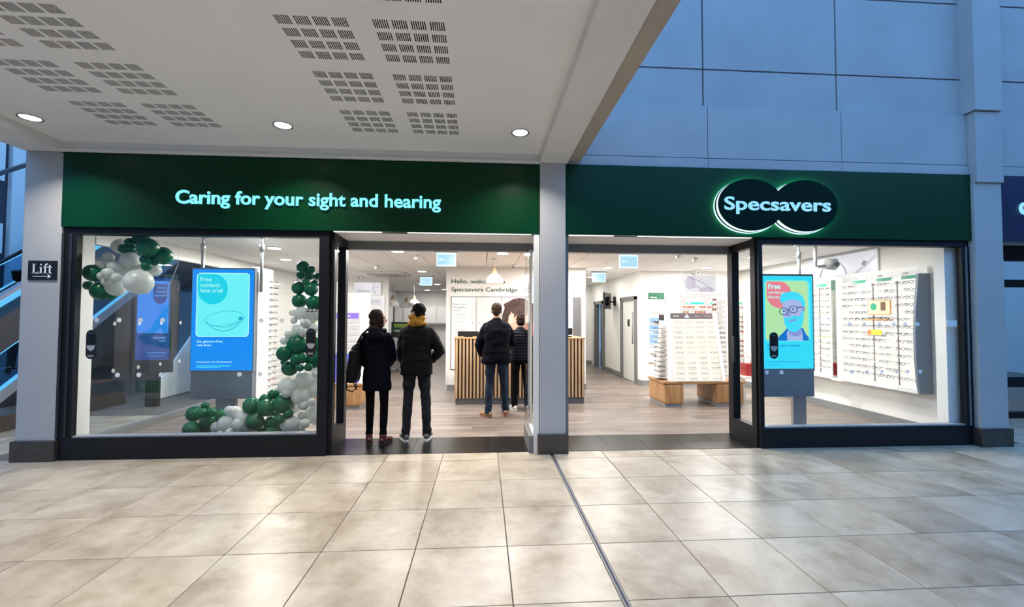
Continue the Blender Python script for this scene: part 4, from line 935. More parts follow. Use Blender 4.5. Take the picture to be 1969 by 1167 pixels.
t = thing('ceiling_sensor', 'small white ceiling sensor right of the pendant lamp', 'sensor', (.62, 9.2, 2.66)); B().tube([(.62, 9.2, 2.72), (.62, 9.2, 2.68)], .025).build('sensor_base', 'white_plastic', t); B().box(.58, .66, 9.15, 9.22, 2.63, 2.69, bev=.01).build('sensor_head', 'white_plastic', t); B().box(.60, .64, 9.145, 9.152, 2.64, 2.66).build('sensor_window', 'black_plastic', t)

# ================================================================== LEFT SIDE OF THE SHOP
# white tower with spectacle fins beside the blue screen
t = thing('display_tower', 'white display tower with lit spectacle fins right of the blue screen, left window', 'display', (-3.3, 7, 0))
B().box(-3.50, -3.40, 6.80, 7.30, .0, 2.35, bev=.006).build('tower_panel', 'steelgrey', t)
B().box(-3.395, -3.388, 6.82, 7.28, .3, 2.25).build('lit_face', 'backlit', t)
for k in range(19):
    z = 2.12-.095*k
    b = B(); b.prism([(-3.387, 6.84, z), (-3.20, 6.88, z), (-3.20, 7.20, z), (-3.387, 7.26, z)], (0, 0, -.008)); b.build('fin_shelf', 'backlit_soft', t)
    for yy in (6.90, 7.08):
        specs(SC_['red'] if k == 16 else random.choice(SM[:2]+[SM[3]]), (-3.27, yy+.05, z), pi/2, '%s spectacles on the %s fin of the tower by the blue screen' % ('nearer' if yy < 7 else 'rear', ORD2[k]), 'tower spectacles', .95)
t = thing('display_board', 'plain white board with a green leaf graphic behind the left window', 'display', (-3.2, 9, 0))
B().box(-3.75, -2.95, 9.0, 9.05, 0, 2.3, bev=.004).build('board', 'white_gloss', t)
P = Plane((-3.75, 8.998, 0)); P.poly('green_swoosh', [(.1, .95), (.28, 1.0), (.62, 1.08), (.72, 1.2), (.5, 1.35), (.25, 1.75), (.12, 1.85), (.22, 1.5), (.1, 1.3)], 'leaf_green', t, l=.002)
P.poly('white_gap', [(.2, 1.12), (.5, 1.15), (.3, 1.4)], 'white_gloss', t, l=.004); P.rect('green_band', .05, .12, .75, .35, 'leaf_green', t, l=.002); P.disc('white_ring', .62, .24, .06, .07, 'white_gloss', t, l=.004)
P.rect('leaflet', .5, .5, .66, .9, 'photo_pale', t, l=.004)
B().box(-2.86, -2.80, 9.0, 9.6, 0, 2.1, bev=.004).box(-2.80, -2.35, 9.3, 9.34, .3, 2.1).build('white_partition', 'white_gloss', thing('partition', 'slim white partition panel behind the balloon column', 'panel', (-2.6, 9.3, 0)))

# purple-topped bench display just inside the left entrance
bench(-3.1, -2.09, 7.74, 8.5, 'oak bench inside the left entrance carrying the purple-topped display', ((-2.62, -2.11), (-3.08, -2.8)), .45)
t = thing('display_stand', 'white spectacles display with purple header on the bench inside the left entrance', 'display', (-2.5, 8, .45))
b = B(); b.prism([(-2.95, 7.78, .45), (-2.13, 7.78, .45), (-2.19, 7.96, 1.69), (-2.95, 7.96, 1.69)], (0, .02, 0)); b.build('front_panel', 'backlit_soft', t)
b = B(); b.prism([(-2.13, 7.76, .45), (-2.09, 7.76, .45), (-2.15, 7.95, 1.71), (-2.19, 7.95, 1.71)], (0, .06, 0)); b.build('side_rail', 'white_gloss', t)
mat('purple', (.10, .05, .33), .5); mat('purple_band', (.2, .12, .5), .5)
b = B(); b.prism([(-2.93, 7.915, 1.57), (-2.21, 7.915, 1.57), (-2.215, 7.93, 1.67), (-2.93, 7.93, 1.67)], (0, .01, 0)); b.build('purple_header', 'purple', t)
Plane((-2.6, 7.91, 1.595)).text('Glasses', 0.08, 0.01, .035, 'ink_white', t, l=.01, width=.17)
b = B(); b.prism([(-2.93, 7.77, .46), (-2.15, 7.77, .46), (-2.17, 7.835, .95), (-2.93, 7.835, .95)], (0, .005, 0)); b.build('purple_glow_panel', 'purple_light', t)
for k in range(5):
    z = 1.47-.11*k; y = 7.775+(z-.45)*.142; B().box(-2.92, -2.20, y-.05, y, z-.006, z).build('shelf', 'shelf_acrylic', t)
    for i in range(4): specs(random.choice(SM[:3]), (-2.83+i*.18, y-.04, z), 0, 'spectacles, %s on the %s shelf of the purple-topped display' % (('leftmost', 'second from left', 'third from left', 'rightmost')[i], ORD[k]), 'purple-topped display shelf %d' % (k+1), .95)
for k in range(10):
    z = 1.60-.11*k; b = B(); b.prism([(-2.12, 8.0, z), (-1.99, 8.06, z), (-1.99, 8.28, z), (-2.12, 8.35, z)], (0, 0, -.008))
    if k % 2 == 0 and 0: b.build('side_shelf', 'shelf_acrylic', t)
bx = B(); bx.prism([(-2.10, 7.80, .45), (-2.10, 8.46, .45), (-2.16, 8.3, 1.68), (-2.16, 8.0, 1.68)], (.015, 0, 0)); bx.build('side_face', 'white_gloss', t)
# children's wall display
t = thing('wall_display', 'white wall display with three small pictures under the Children sign', 'display', (-3.4, 12.7, .6))
for i in range(3):
    x0 = -4.20+i*.46; B().box(x0, x0+.44, 12.66, 12.74, .6, 2.20).build('display_bay', 'backlit_soft', t)
    PB = Plane((x0, 12.655, 0)); PB.rect('picture_card', .04, 1.93, .40, 2.13, 'photo_pale', t, l=.004)
    b = B(); b.tube([PB.p(.12+.04*cos(2*pi*j/12), 2.03+.03*sin(2*pi*j/12), .008)[:] for j in range(12)], .005, 4, closed=True).tube([PB.p(.26+.04*cos(2*pi*j/12), 2.03+.03*sin(2*pi*j/12), .008)[:] for j in range(12)], .005, 4, closed=True); b.build('pictured_glasses', 'print_orange' if i == 1 else 'frame_gunmetal', t)
    for k in range(8):
        z = 1.78-.14*k; B().box(x0+.02, x0+.42, 12.58, 12.66, z-.006, z).build('shelf', 'shelf_acrylic', t)
        for j in range(2):
            if k < 5: specs((SC_['red'] if k == 0 and i == 2 else random.choice(SM)), (x0+.12+j*.19, 12.60, z), 0, '%s spectacles on the %s row of the children display, %s bay' % (('left', 'right')[j], ORD[k], ('left', 'middle', 'right')[i]), 'children display row %d' % (k+1), 1.0)
P = Plane((-3.68, 12.735, 2.24)); t = photo('wall_sign', 'pale Children sign with a sketched figure above the children display', P, .74, .34, 'photo_pale', 0, 'sign')
P.text('Children', .07, .07, .075, 'photo_plum', t, l=.025, width=.38)
b = B(); b.tube([P.p(.54, .34, .026)[:], P.p(.54, .24, .026)[:], P.p(.50, .19, .026)[:], P.p(.56, .12, .026)[:], P.p(.59, .02, .026)[:]], .006, 5).tube([P.p(.54, .24, .026)[:], P.p(.60, .21, .026)[:], P.p(.70, .20, .026)[:]], .005, 5); b.build('sketched_figure', 'photo_plum', t)
# slim sensor above
t = thing('ceiling_sensor', 'small white ceiling sensor above the Children sign', 'sensor', (-3.4, 12.3, 2.66)); B().box(-3.48, -3.32, 12.2, 12.32, 2.65, 2.72, bev=.01).build('sensor_body', 'white_plastic', t); B().ell((-3.4, 12.2, 2.67), (.02, .015, .015)).build('eye', 'black_plastic', t)

# far left room
t = thing('wall_cabinet', 'pale green-white wall cupboards on the far wall of the left room', 'cupboard', (-2, 19.2, 1.2))
for x0, x1 in ((-2.66, -2.05), (-1.99, -1.5)):
    if x0 > -2.7: d = B().box(x0, x1, 19.15, 19.36, 1.35, 2.05, bev=.004).build('door', 'white_gloss', t)
B().box(-2.70, -1.42, 19.14, 19.38, 1.28, 1.345).build('shelf_edge', 'steelgrey', t)
B().box(-2.70, -1.42, 19.2, 19.38, 1.335, 2.08).build('carcass', 'white_plastic', t)
t = thing('wall_cabinet', 'white wall cupboards between the man in the dark jacket and the children wall', 'cupboard', (-3.3, 18.7, 1.33))
for x0, x1 in ((-3.72, -3.38), (-3.36, -2.98)): B().box(x0, x1, 18.6, 18.75, 1.38, 2.05, bev=.004).build('door', 'white_plastic', t)
B().box(-3.75, -2.95, 18.7, 19.36, 1.33, 2.08).build('carcass', 'steelgrey', t)
t = thing('notice_board', 'green notice board with yellow and white lines behind the standing couple', 'notice', (-2.8, 16, 0))
B().box(-3.30, -2.35, 15.98, 16.02, 1.0, 1.42).build('board', 'bin_green', t); P = Plane((-3.30, 15.975, 1.0)); P.poly('yellow_corner', [(.75, .2), (.95, .2), (.95, .4), (.80, .4)], 'print_yellow', t)
mat('ink_lime', (.35, .5, .05), .5)
for k, wd in enumerate((.52, .46, .5)): P.rect('printed_line', .10, .32-.045*k, .10+wd, .345-.045*k, 'ink_lime', t)
for k in range(2): P.rect('printed_line', .10, .12-.04*k, .45, .135-.04*k, 'ink_white', t)
B().box(-3.26, -3.22, 15.99, 16.01, 0, 1.0).box(-2.45, -2.41, 15.99, 16.01, 0, 1.0).build('leg', 'steel', t)
t = thing('consulting_desk', 'white desk with a dark monitor in the far left room', 'desk', (-2.1, 14, 0))
B().box(-3.05, -2.15, 13.6, 14.3, .70, .73, bev=.004).build('desk_top', 'white_gloss', t)
for x in (-3.0, -2.2):
    for y in (13.65, 14.25): B().box(x-.02, x+.02, y-.02, y+.02, 0, .70).build('leg', 'steel', t)
B().box(-3.02, -2.18, 14.1, 14.12, .2, .70).build('modesty_panel', 'panel_grey', t)
t = thing('monitor', 'dark computer monitor on the desk in the far left room', 'monitor', (-2.2, 13.9, .73)); B().box(-2.88, -2.5, 13.9, 13.93, .85, 1.12, bev=.006).build('screen', 'black_plastic', t); B().box(-2.72, -2.66, 13.932, 13.95, .73, .98).box(-2.79, -2.59, 13.85, 14.0, .731, .742).build('stand', 'black_plastic', t)
t = thing('office_chair', 'grey office chair with chrome base in the far left room', 'chair', (-2.48, 13.2, 0))
B().box(-2.72, -2.24, 12.98, 13.42, .45, .52, bev=.03).build('seat', 'panel_grey', t); B().box(-2.70, -2.26, 12.92, 12.97, .58, 1.0, bev=.02).build('backrest', 'panel_grey', t)
b = B().tube([(-2.48, 13.2, .1), (-2.48, 13.2, .46)], .025)
for k in range(5): b.tube([(-2.48, 13.2, .1), (-2.48+.27*cos(2*pi*k/5), 13.2+.27*sin(2*pi*k/5), .05)], .018)
b.build('base', 'steel', t)

# red basket and small fins seen through the right bay return
t = thing('display_tower', 'spectacle fins on a white tower seen through the right bay glass', 'display', (4.9, 8.9, 0))
B().box(4.83, 4.87, 8.4, 8.9, .2, 2.05).build('tower_panel', 'white_gloss', t)
for k in range(17):
    z = 1.95-.1*k; b = B(); b.prism([(4.83, 8.42, z), (4.66, 8.48, z), (4.66, 8.80, z), (4.83, 8.88, z)], (0, 0, -.01)); b.build('fin_shelf', 'backlit_soft', t)
    if k < 13: specs(random.choice(SM[:2]+SG), (4.70, 8.62, z), -pi/2, 'spectacles on the %s fin of the tower behind the right bay glass' % ORD2[k], 'right tower spectacles')
t = thing('shopping_basket', 'red basket low behind the right bay glass', 'basket', (4.55, 8.0, .6))
B().box(4.97, 5.14, 8.0, 8.2, .50, .74, bev=.02).build('basket_body', 'red_plastic', t); B().tube([(4.98, 8.1, .73), (5.0, 8.1, .86), (5.11, 8.1, .86), (5.13, 8.1, .73)], .008).build('handle', 'steel', t)
B().box(4.84, 5.2, 7.9, 8.4, .46, .50).box(4.9, 4.94, 8.0, 8.04, 0, .46).box(5.1, 5.14, 8.3, 8.34, 0, .46).build('shelf_table', 'white_gloss', thing('side_table', 'low white table under the red basket', 'table', (5, 8.1, 0)))

# ================================================================== BALLOON GARLANDS
def latex(name, col, tr):
    m = bpy.data.materials.new(name); m.use_nodes = True; nt = m.node_tree; n = nt.nodes; L = nt.links; b = n['Principled BSDF']
    b.inputs['Base Color'].default_value = (*col, 1); b.inputs['Roughness'].default_value = .28; b.inputs['Specular IOR Level'].default_value = .5
    t = n.new('ShaderNodeBsdfTranslucent'); t.inputs[0].default_value = (*col, 1); mx = n.new('ShaderNodeMixShader'); mx.inputs[0].default_value = tr
    L.new(b.outputs[0], mx.inputs[1]); L.new(t.outputs[0], mx.inputs[2]); L.new(mx.outputs[0], n['Material Output'].inputs[0]); MATS[name] = m
latex('latex_green', (.0, .145, .055), .3); latex('latex_white', (.72, .74, .72), .4)
def balloon_mesh(m):
    b = B(); prof = [(.02, -1.10), (.035, -1.06), (.10, -1.0), (.42, -.90), (.70, -.70), (.88, -.44), (.98, -.15), (1.0, .12), (.95, .38), (.84, .62), (.64, .82), (.38, .95), (.12, .995), (.01, 1.0)]
    b.lathe(prof, n=22); b.lathe([(.02, -1.10), (.075, -1.15), (.06, -1.17), (.01, -1.15)], n=10)
    me = bpy.data.meshes.new('balloon'); me.from_pydata(b.v, [], b.f); me.polygons.foreach_set('use_smooth', b.sm); me.materials.append(M(m)); return me
BM = (balloon_mesh('latex_green'), balloon_mesh('latex_white'))
BAL_A = [(-3.95,5.4,2.41,0.113,0),(-4.17,5.59,2.54,0.087,0),(-3.88,5.54,2.33,0.107,0),(-4.27,5.55,2.49,0.054,0),(-4.31,5.51,2.41,0.058,0),(-4.26,5.55,2.41,0.059,0),(-4.0,5.44,2.27,0.06,0),(-3.95,5.51,2.27,0.059,0),(-3.96,5.4,2.19,0.055,0),(-4.63,5.49,2.11,0.099,0),(-4.59,5.56,1.9,0.109,0),(-4.76,5.59,1.97,0.055,0),(-4.52,5.6,1.86,0.064,0),(-4.48,5.68,2.46,0.091,1),(-4.26,5.55,2.27,0.102,1),(-4.46,5.49,2.3,0.058,1),(-4.51,5.46,2.23,0.061,1),(-4.37,5.47,2.19,0.076,1),(-4.36,5.59,2.15,0.078,1),(-4.39,5.4,2.1,0.064,1),(-4.5,5.46,2.07,0.052,1),(-4.28,5.39,2.05,0.055,1),(-4.42,5.56,1.95,0.107,1),(-4.45,5.46,2.0,0.053,1),(-4.04,5.4,2.0,0.146,1),(-3.99,5.57,2.16,0.071,1),(-4.2,5.6,2.17,0.073,1)]
BAL_B = [(-2.26,5.62,2.22,0.078,0),(-2.13,5.56,2.19,0.042,0),(-2.31,5.7,2.13,0.058,0),(-2.17,5.59,2.12,0.059,0),(-2.09,5.64,2.11,0.043,0),(-2.19,5.54,2.03,0.046,0),(-2.12,5.63,2.01,0.053,0),(-2.31,5.62,1.96,0.081,0),(-2.14,5.57,1.94,0.084,0),(-2.3,5.64,1.8,0.089,0),(-2.09,5.56,1.77,0.094,0),(-2.3,5.61,1.25,0.127,0),(-2.43,5.54,1.15,0.094,0),(-2.14,5.7,1.22,0.129,0),(-2.27,5.51,1.08,0.073,0),(-2.2,5.5,1.09,0.062,0),(-2.39,5.61,0.96,0.095,0),(-2.21,5.46,0.98,0.045,0),(-2.11,5.46,0.99,0.051,0),(-2.1,5.61,1.07,0.106,0),(-2.49,5.69,1.03,0.047,0),(-2.4,5.69,1.65,0.047,1),(-2.27,5.64,1.64,0.089,1),(-2.36,5.63,1.55,0.042,1),(-2.19,5.57,1.52,0.059,1),(-2.13,5.66,1.62,0.081,1),(-2.32,5.64,1.44,0.068,1),(-2.14,5.63,1.45,0.072,1),(-2.4,5.61,1.38,0.059,1),(-2.47,5.63,1.3,0.053,1),(-2.21,5.56,1.41,0.063,1),(-2.23,5.64,0.82,0.106,1),(-2.4,5.58,0.74,0.11,1),(-2.38,5.5,0.67,0.052,1),(-2.26,5.61,0.62,0.11,1),(-2.13,5.76,0.69,0.126,1),(-2.04,5.49,0.9,0.037,1),(-2.2,5.57,0.51,0.059,1),(-2.09,5.52,0.56,0.05,1),(-2.39,5.76,0.46,0.087,1),(-2.24,5.64,0.37,0.055,1),(-2.18,5.56,0.29,0.059,1),(-2.26,5.63,0.17,0.059,1),(-2.08,5.77,0.37,0.157,1),(-2.36,5.67,0.16,0.06,1),(-2.14,5.81,0.89,0.088,1),(-2.2,5.7,1.55,0.064,1)]
BAL_C = [(-3.57,5.7,0.39,0.093,0),(-3.38,5.6,0.51,0.046,0),(-3.36,5.52,0.44,0.058,0),(-3.28,5.56,0.44,0.06,0),(-3.29,5.76,0.35,0.089,0),(-3.5,5.55,0.24,0.095,0),(-3.37,5.64,0.31,0.089,0),(-3.41,5.7,0.19,0.075,0),(-2.84,5.62,0.5,0.106,0),(-2.63,5.54,0.49,0.105,0),(-2.44,5.57,0.53,0.117,0),(-2.72,5.71,0.56,0.075,0),(-2.58,5.62,0.64,0.065,0),(-2.77,5.56,0.32,0.105,0),(-2.59,5.63,0.28,0.099,0),(-2.73,5.68,0.16,0.08,0),(-2.51,5.62,0.17,0.069,0),(-2.43,5.45,0.37,0.055,0),(-2.36,5.52,0.42,0.058,0),(-2.6,5.7,0.37,0.055,0),(-2.57,5.55,0.19,0.078,0),(-3.24,5.6,0.25,0.065,1),(-3.26,5.57,0.16,0.049,1),(-3.14,5.62,0.28,0.103,1),(-3.08,5.68,0.41,0.08,1),(-2.93,5.62,0.35,0.103,1),(-3.03,5.52,0.19,0.066,1),(-2.94,5.56,0.15,0.063,1),(-2.85,5.62,0.17,0.074,1),(-3.11,5.62,0.45,0.054,1),(-3.16,5.53,0.17,0.053,1),(-2.35,5.56,0.28,0.109,1),(-2.94,5.51,0.3,0.072,1),(-2.87,5.59,0.26,0.083,1),(-2.32,5.67,0.15,0.06,1)]

def garland(label, data, base):
    t = thing('balloon_garland', label, 'balloons', base); c = Vector(base)
    for i, (x, y, z, r, k) in enumerate(data):
        o = link('balloon', BM[k], (x, y, z), t); o.scale = (r, r, r)
        d = (Vector((x, y, z))-c); d.y -= .0; random.seed(i*7+len(data))
        q = Vector((random.uniform(-1, 1), .9, random.uniform(-1.0, .3))).normalized()     # knots point away from the glass
        o.rotation_euler = (-q).to_track_quat('Z', 'Y').to_euler()
    return t
garland('green and white balloon cluster hanging at the top left of the left window', BAL_A, (-3.7, 5.75, 2.0))
garland('L-shaped green and white balloon garland rising up the right edge of the left window', BAL_B+BAL_C, (-2.2, 5.62, 0))
B().tube([(-3.85, 5.75, 2.58), (-3.85, 5.76, 2.25), (-4.0, 5.76, 1.85)], .003, 5).build('ribbon', 'white_plastic', [o for o in COL.objects if o.name.startswith('balloon_garland')][0])
B().tube([(-2.35, 5.66, 2.2), (-2.3, 5.66, 1.6), (-2.25, 5.66, .9), (-2.4, 5.66, .3)], .006, 5).build('ribbon', 'white_plastic', [o for o in COL.objects if o.name.startswith('balloon_garland')][1])

# ================================================================== ESCALATORS LEFT OF THE SHOP
def escalator(x0, x1, y0, y1, zs, label, s=.70):
    """zs: step line height at y0"""
    t = thing('escalator', label, 'escalator', ((x0+x1)/2, y0, 0), kind='structure'); L_ = y1-y0; z = lambda y, d: zs+s*(y-y0)+d
    for k, xx in enumerate((x0, x1)):
        q = lambda da, db, th, nm, mm, dx=0: B().prism([(xx-th/2+dx, y0, z(y0, da)), (xx-th/2+dx, y1, z(y1, da)), (xx-th/2+dx, y1, z(y1, db)), (xx-th/2+dx, y0, z(y0, db))], (th, 0, 0)).build(nm, mm, t)
        q(-.75, -.02, .10, 'truss_cladding', 'frame_blackgrey'); q(-.02, .16, .06, 'skirt_panel', 'steelgrey')
        g_ = q(.16, .78, .012, 'glass_balustrade', 'esc_glass'); q(.16, .21, .035, 'light_band', 'esc_blue'); q(.78, .84, .07, 'handrail', 'black_plastic'); q(.74, .78, .03, 'handrail_light', 'esc_blue')
    n = int(L_/.42)
    b = B()
    for i in range(n):
        ya = y0+i*L_/n; b.box(x0+.06, x1-.06, ya, ya+L_/n+.002, z(ya, -.16), z(ya, .0)+s*L_/n*.5)
    b.build('steps', 'frame_grey', t, kind='stuff'); return t
glass_mat('esc_glass', (.62, .82, .95))
escalator(-8.5, -7.45, 6.8, 12.6, -.06, 'escalator rising beside the shop, nearer one, glass sides lit blue')
escalator(-10.6, -9.5, 7.4, 14.2, -.05, 'escalator rising beside the shop, further one, glass sides lit blue')
t = thing('escalator', 'upper escalator flight crossing above, dark cladding', 'escalator', (-6.6, 5.6, 0), kind='structure')
for da, db, th, nm, mm in ((-.62, -.16, .30, 'truss_cladding', 'frame_blackgrey'), (-.16, -.10, .06, 'light_band', 'esc_blue'), (-.05, .01, .08, 'handrail', 'steelgrey')):
    z = lambda y, d: 1.78+.70*(y-6.33)+d
    B().prism([(-6.7, 5.4, z(5.4, da)), (-6.7, 9.6, z(9.6, da)), (-6.7, 9.6, z(9.6, db)), (-6.7, 5.4, z(5.4, db))], (th, 0, 0)).build(nm, mm, t)
B().prism([(-8.9, 5.4, 1.78+.70*(5.4-6.33)+.85), (-8.9, 10.6, 1.78+.7*(10.6-6.33)+.85), (-8.9, 10.6, 1.78+.7*(10.6-6.33)+.93), (-8.9, 5.4, 1.78+.7*(5.4-6.33)+.93)], (.07, 0, 0)).build('handrail', 'black_plastic', t)
B().prism([(-6.32, 8.66, 0), (-6.32, 12.2, 0), (-6.32, 12.2, 3.4)], (.04, 0, 0)).build('wall_stair_side', 'white_wall', kind='structure')
B().box(-7.2, -6.6, 6.1, 8.6, 0, .22).build('trim_7', 'plinth_stone', kind='structure')
# hall wall beyond the escalators: blue-lit panels with dark openings
wl = B().box(-11.6, -11.3, 5.0, 20, 0, 9).build('wall_atrium', 'dark_joint', kind='structure')
for y0, y1, z0_, z1_ in ((5, 10.9, 3.05, 3.75), (11.05, 11.7, 0, 9), (5, 10.9, 0, 2.05), (5, 10.9, 4.75, 9)):
    B().box(-11.30, -11.2, y0, y1-.01, z0_, z1_).build('panel', 'white_wall', wl)
B().box(-11.3, -4.8, 16.5, 16.7, 0, 9).build('wall_atrium', 'frame_grey', kind='structure')
B().box(-11.3, -4.74, 12.0, 16.5, 2.9, 3.4).build('floor_slab', 'frame_grey', kind='structure')

t = thing('screen_reflection_panel', 'added glowing panel standing in for the blue screen reflected in the side glazing', 'screen', (-5.9, 8.25, 0), )  # glowing stand-in for a screen's mirror image in the side glazing
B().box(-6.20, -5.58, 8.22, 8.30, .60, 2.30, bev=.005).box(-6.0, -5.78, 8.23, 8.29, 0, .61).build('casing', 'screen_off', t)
glow('reflection_navy', (.0, .045, .30), .9); glow('reflection_blue', (.0, .24, .95), .95); glow('reflection_line', (.08, .35, .85), .9)
P = Plane((-6.18, 8.218, .84)); P.rect('display_panel', 0, -.02, .58, 1.44, 'reflection_navy', t, l=0); P.rect('picture_border', .02, .46, .55, 1.39, 'reflection_line', t, l=.002, r=.04); P.rect('picture', .03, .47, .54, 1.38, 'reflection_blue', t, l=.003, r=.04)
P.poly('roundel', [(.28, 1.34), (.28, 1.18)]+[(.40+.12*cos(a), 1.13+.15*sin(a)) for a in [pi+pi*i/12 for i in range(13)]]+[(.52, 1.34)], 'reflection_navy', t, l=.004)
for k in range(3): P.rect('printed_line', .36-.03*k, 1.26-.07*k, .50, 1.28-.07*k, 'reflection_line', t, l=.006)
P.rect('printed_line', .30, .37, .52, .385, 'reflection_line', t); P.rect('printed_line', .40, .31, .52, .325, 'reflection_line', t); P.rect('printed_line', .20, .10, .52, .115, 'reflection_line', t); P.rect('printed_line', .18, .05, .50, .06, 'reflection_line', t)

# ================================================================== NEXT SHOP ON THE RIGHT
g = thing('window_5', 'next shop glazed entrance at the right edge, dark frame', None, (8.1, 6.6, 0), kind='structure')
fr = B()
for x in (7.82, 8.32): fr.box(x-.06 if x > 8 else x-.10, x+.06 if x > 8 else x+.03, 6.55, 6.65, 0, 2.75)
fr.box(7.7, 9.6, 6.55, 6.65, 2.55, 2.8).box(7.7, 9.6, 6.55, 6.65, 2.12, 2.24).box(7.7, 9.6, 6.55, 6.65, .50, .66).box(7.7, 9.6, 6.55, 6.65, 0, .10); fr.build('frame', 'frame_black', g)
B().box(7.7, 9.6, 6.60, 6.605, .1, 2.6).build('glass_pane', 'shop_glass', g)
B().box(6.62, 9.8, 5.3, 6.9, 2.8, 2.9).build('ceiling', 'ceiling_white', kind='structure')
B().box(8.0, 8.6, 5.7, 5.95, 2.775, 2.80).build('ceiling_panel_light', 'backlit', g)
B().box(6.34, 9.9, 9.4, 9.5, 0, 3).build('wall_next_shop', 'white_wall', kind='structure'); B().box(6.33, 6.62, 5.5, 9.4, 0, 3.4).build('wall_next_shop', 'white_wall', kind='structure')
B().box(6.34, 9.9, 6.7, 9.4, 2.9, 3).build('ceiling', 'ceiling_white', kind='structure')
t = thing('wall_display', 'pale lit shelving inside the next shop at the right edge', 'display', (10, 9.2, 0))
B().box(9.0, 11.3, 9.15, 9.35, .9, 2.4).build('back_panel', 'next_lit' if 'next_lit' in MATS else glow('next_lit', (.30, .62, .85), .75), t)
for k in range(9): B().box(9.0, 11.3, 9.05, 9.15, 1.0+k*.15, 1.01+k*.15).build('shelf', 'white_gloss', t)
b = B()
for k in range(9):
    for j in range(18): b.box(9.05+j*.125, 9.12+j*.125, 9.07, 9.12, 1.012+k*.15, 1.045+k*.15, bev=.004)
b.build('small_goods', 'panel_grey', t, kind='stuff')
t = thing('handbag', 'dark handbag on the floor of the next shop entrance', 'bag', (7.9, 7.2, .4)); B().box(8.3, 8.5, 7.6, 7.8, 0, .75, bev=.05).build('bag_body', 'black_plastic', t) 
for x, y in ((8.4, 7.6), (9.4, 8)): area('shop_lamp', (x, y, 2.88), .5, 18, (.75, .9, 1))

# ================================================================== PEOPLE
mat('skin', (.42, .235, .165), .55, var=.05, vscale=20); mat('lips', (.35, .12, .10), .5); mat('eye_white', (.7, .7, .68), .2); mat('iris', (.03, .02, .015), .2)
mat('hair_brown', (.016, .007, .005), .75, spec=.15, bump=.8, bscale=60); mat('hair_dark', (.006, .005, .0045), .8, spec=.1, bump=.8, bscale=60); mat('hair_mid', (.030, .016, .010), .75, spec=.15, bump=.8, bscale=60)
mat('coat_navy', (.0016, .002, .005), .8, spec=.08); mat('leggings', (.002, .002, .0025), .85, spec=.08); mat('boot_red', (.065, .010, .012), .5)
mat('jacket_char', (.0055, .0052, .005), .7, spec=.08); mat('hood_mustard', (.30, .14, .02), .85, spec=.08, var=.1, vscale=14); mat('trouser_grey', (.018, .018, .021), .9, spec=.08, var=.2, vscale=18)
mat('shoe_grey', (.10, .095, .085), .7); mat('sole_white', (.62, .62, .60), .6); mat('shirt_navy', (.0018, .002, .005), .8, spec=.08); mat('jeans', (.020, .032, .052), .85, spec=.08, var=.35, vscale=7)
mat('shoe_tan', (.26, .13, .07), .6); mat('puffer', (.005, .006, .011), .55, spec=.08); mat('trouser_black', (.003, .003, .0035), .85, spec=.08); mat('bag_black', (.008, .008, .009), .6, spec=.08); mat('cap_dark', (.010, .009, .010), .8, spec=.08); mat('coat_black', (.007, .008, .011), .8, spec=.08)
mat('sole_dark', (.03, .02, .018), .7)

def hand(b, wr, dirv, side, s, curl=.5):
    """palm, four fingers of unequal length and a thumb; wr wrist point, dirv direction the hand hangs in"""
    d = Vector(dirv).normalized(); w0 = Vector(wr); fwd = Vector((0, 1, 0)); fwd = (fwd-d*fwd.dot(d)).normalized(); nrm = d.cross(fwd)*side   # fwd = thumb side
    inn = Vector((-side, 0, 0)); inn = (inn-d*inn.dot(d)).normalized()
    rot = Matrix((fwd, inn, d)).transposed()
    b.ell((w0+d*.055*s)[:], (.040*s, .016*s, .058*s), rot)
    for k, (off, ln) in enumerate(((.030, .070), (.011, .080), (-.009, .074), (-.028, .058))):
        p0 = w0+d*.075*s+fwd*off*s; p1 = w0+d*.105*s+fwd*off*1.08*s; L_ = ln*s
        p2 = p1+(d*(1-curl*.35)+inn*curl*.6).normalized()*L_*.45; p3 = p2+(d*(1-curl)+inn*curl*1.2).normalized()*L_*.33; p4 = p3+(d*(1-curl*1.4)+inn*curl*1.6).normalized()*L_*.25
        b.tube([p[:] for p in (p0, p1, p2, p3, p4)], [.0095*s, .0093*s, .0088*s, .008*s, .0065*s], 8)
    q0 = w0+d*.02*s+fwd*.025*s; q1 = w0+d*.055*s+fwd*.055*s+inn*.012*s; q2 = q1+(d*.9+fwd*.25+inn*.3).normalized()*.034*s; q3 = q2+(d+inn*.5).normalized()*.024*s
    b.tube([p[:] for p in (q0, q1, q2, q3)], [.014*s, .0115*s, .0105*s, .008*s], 8)

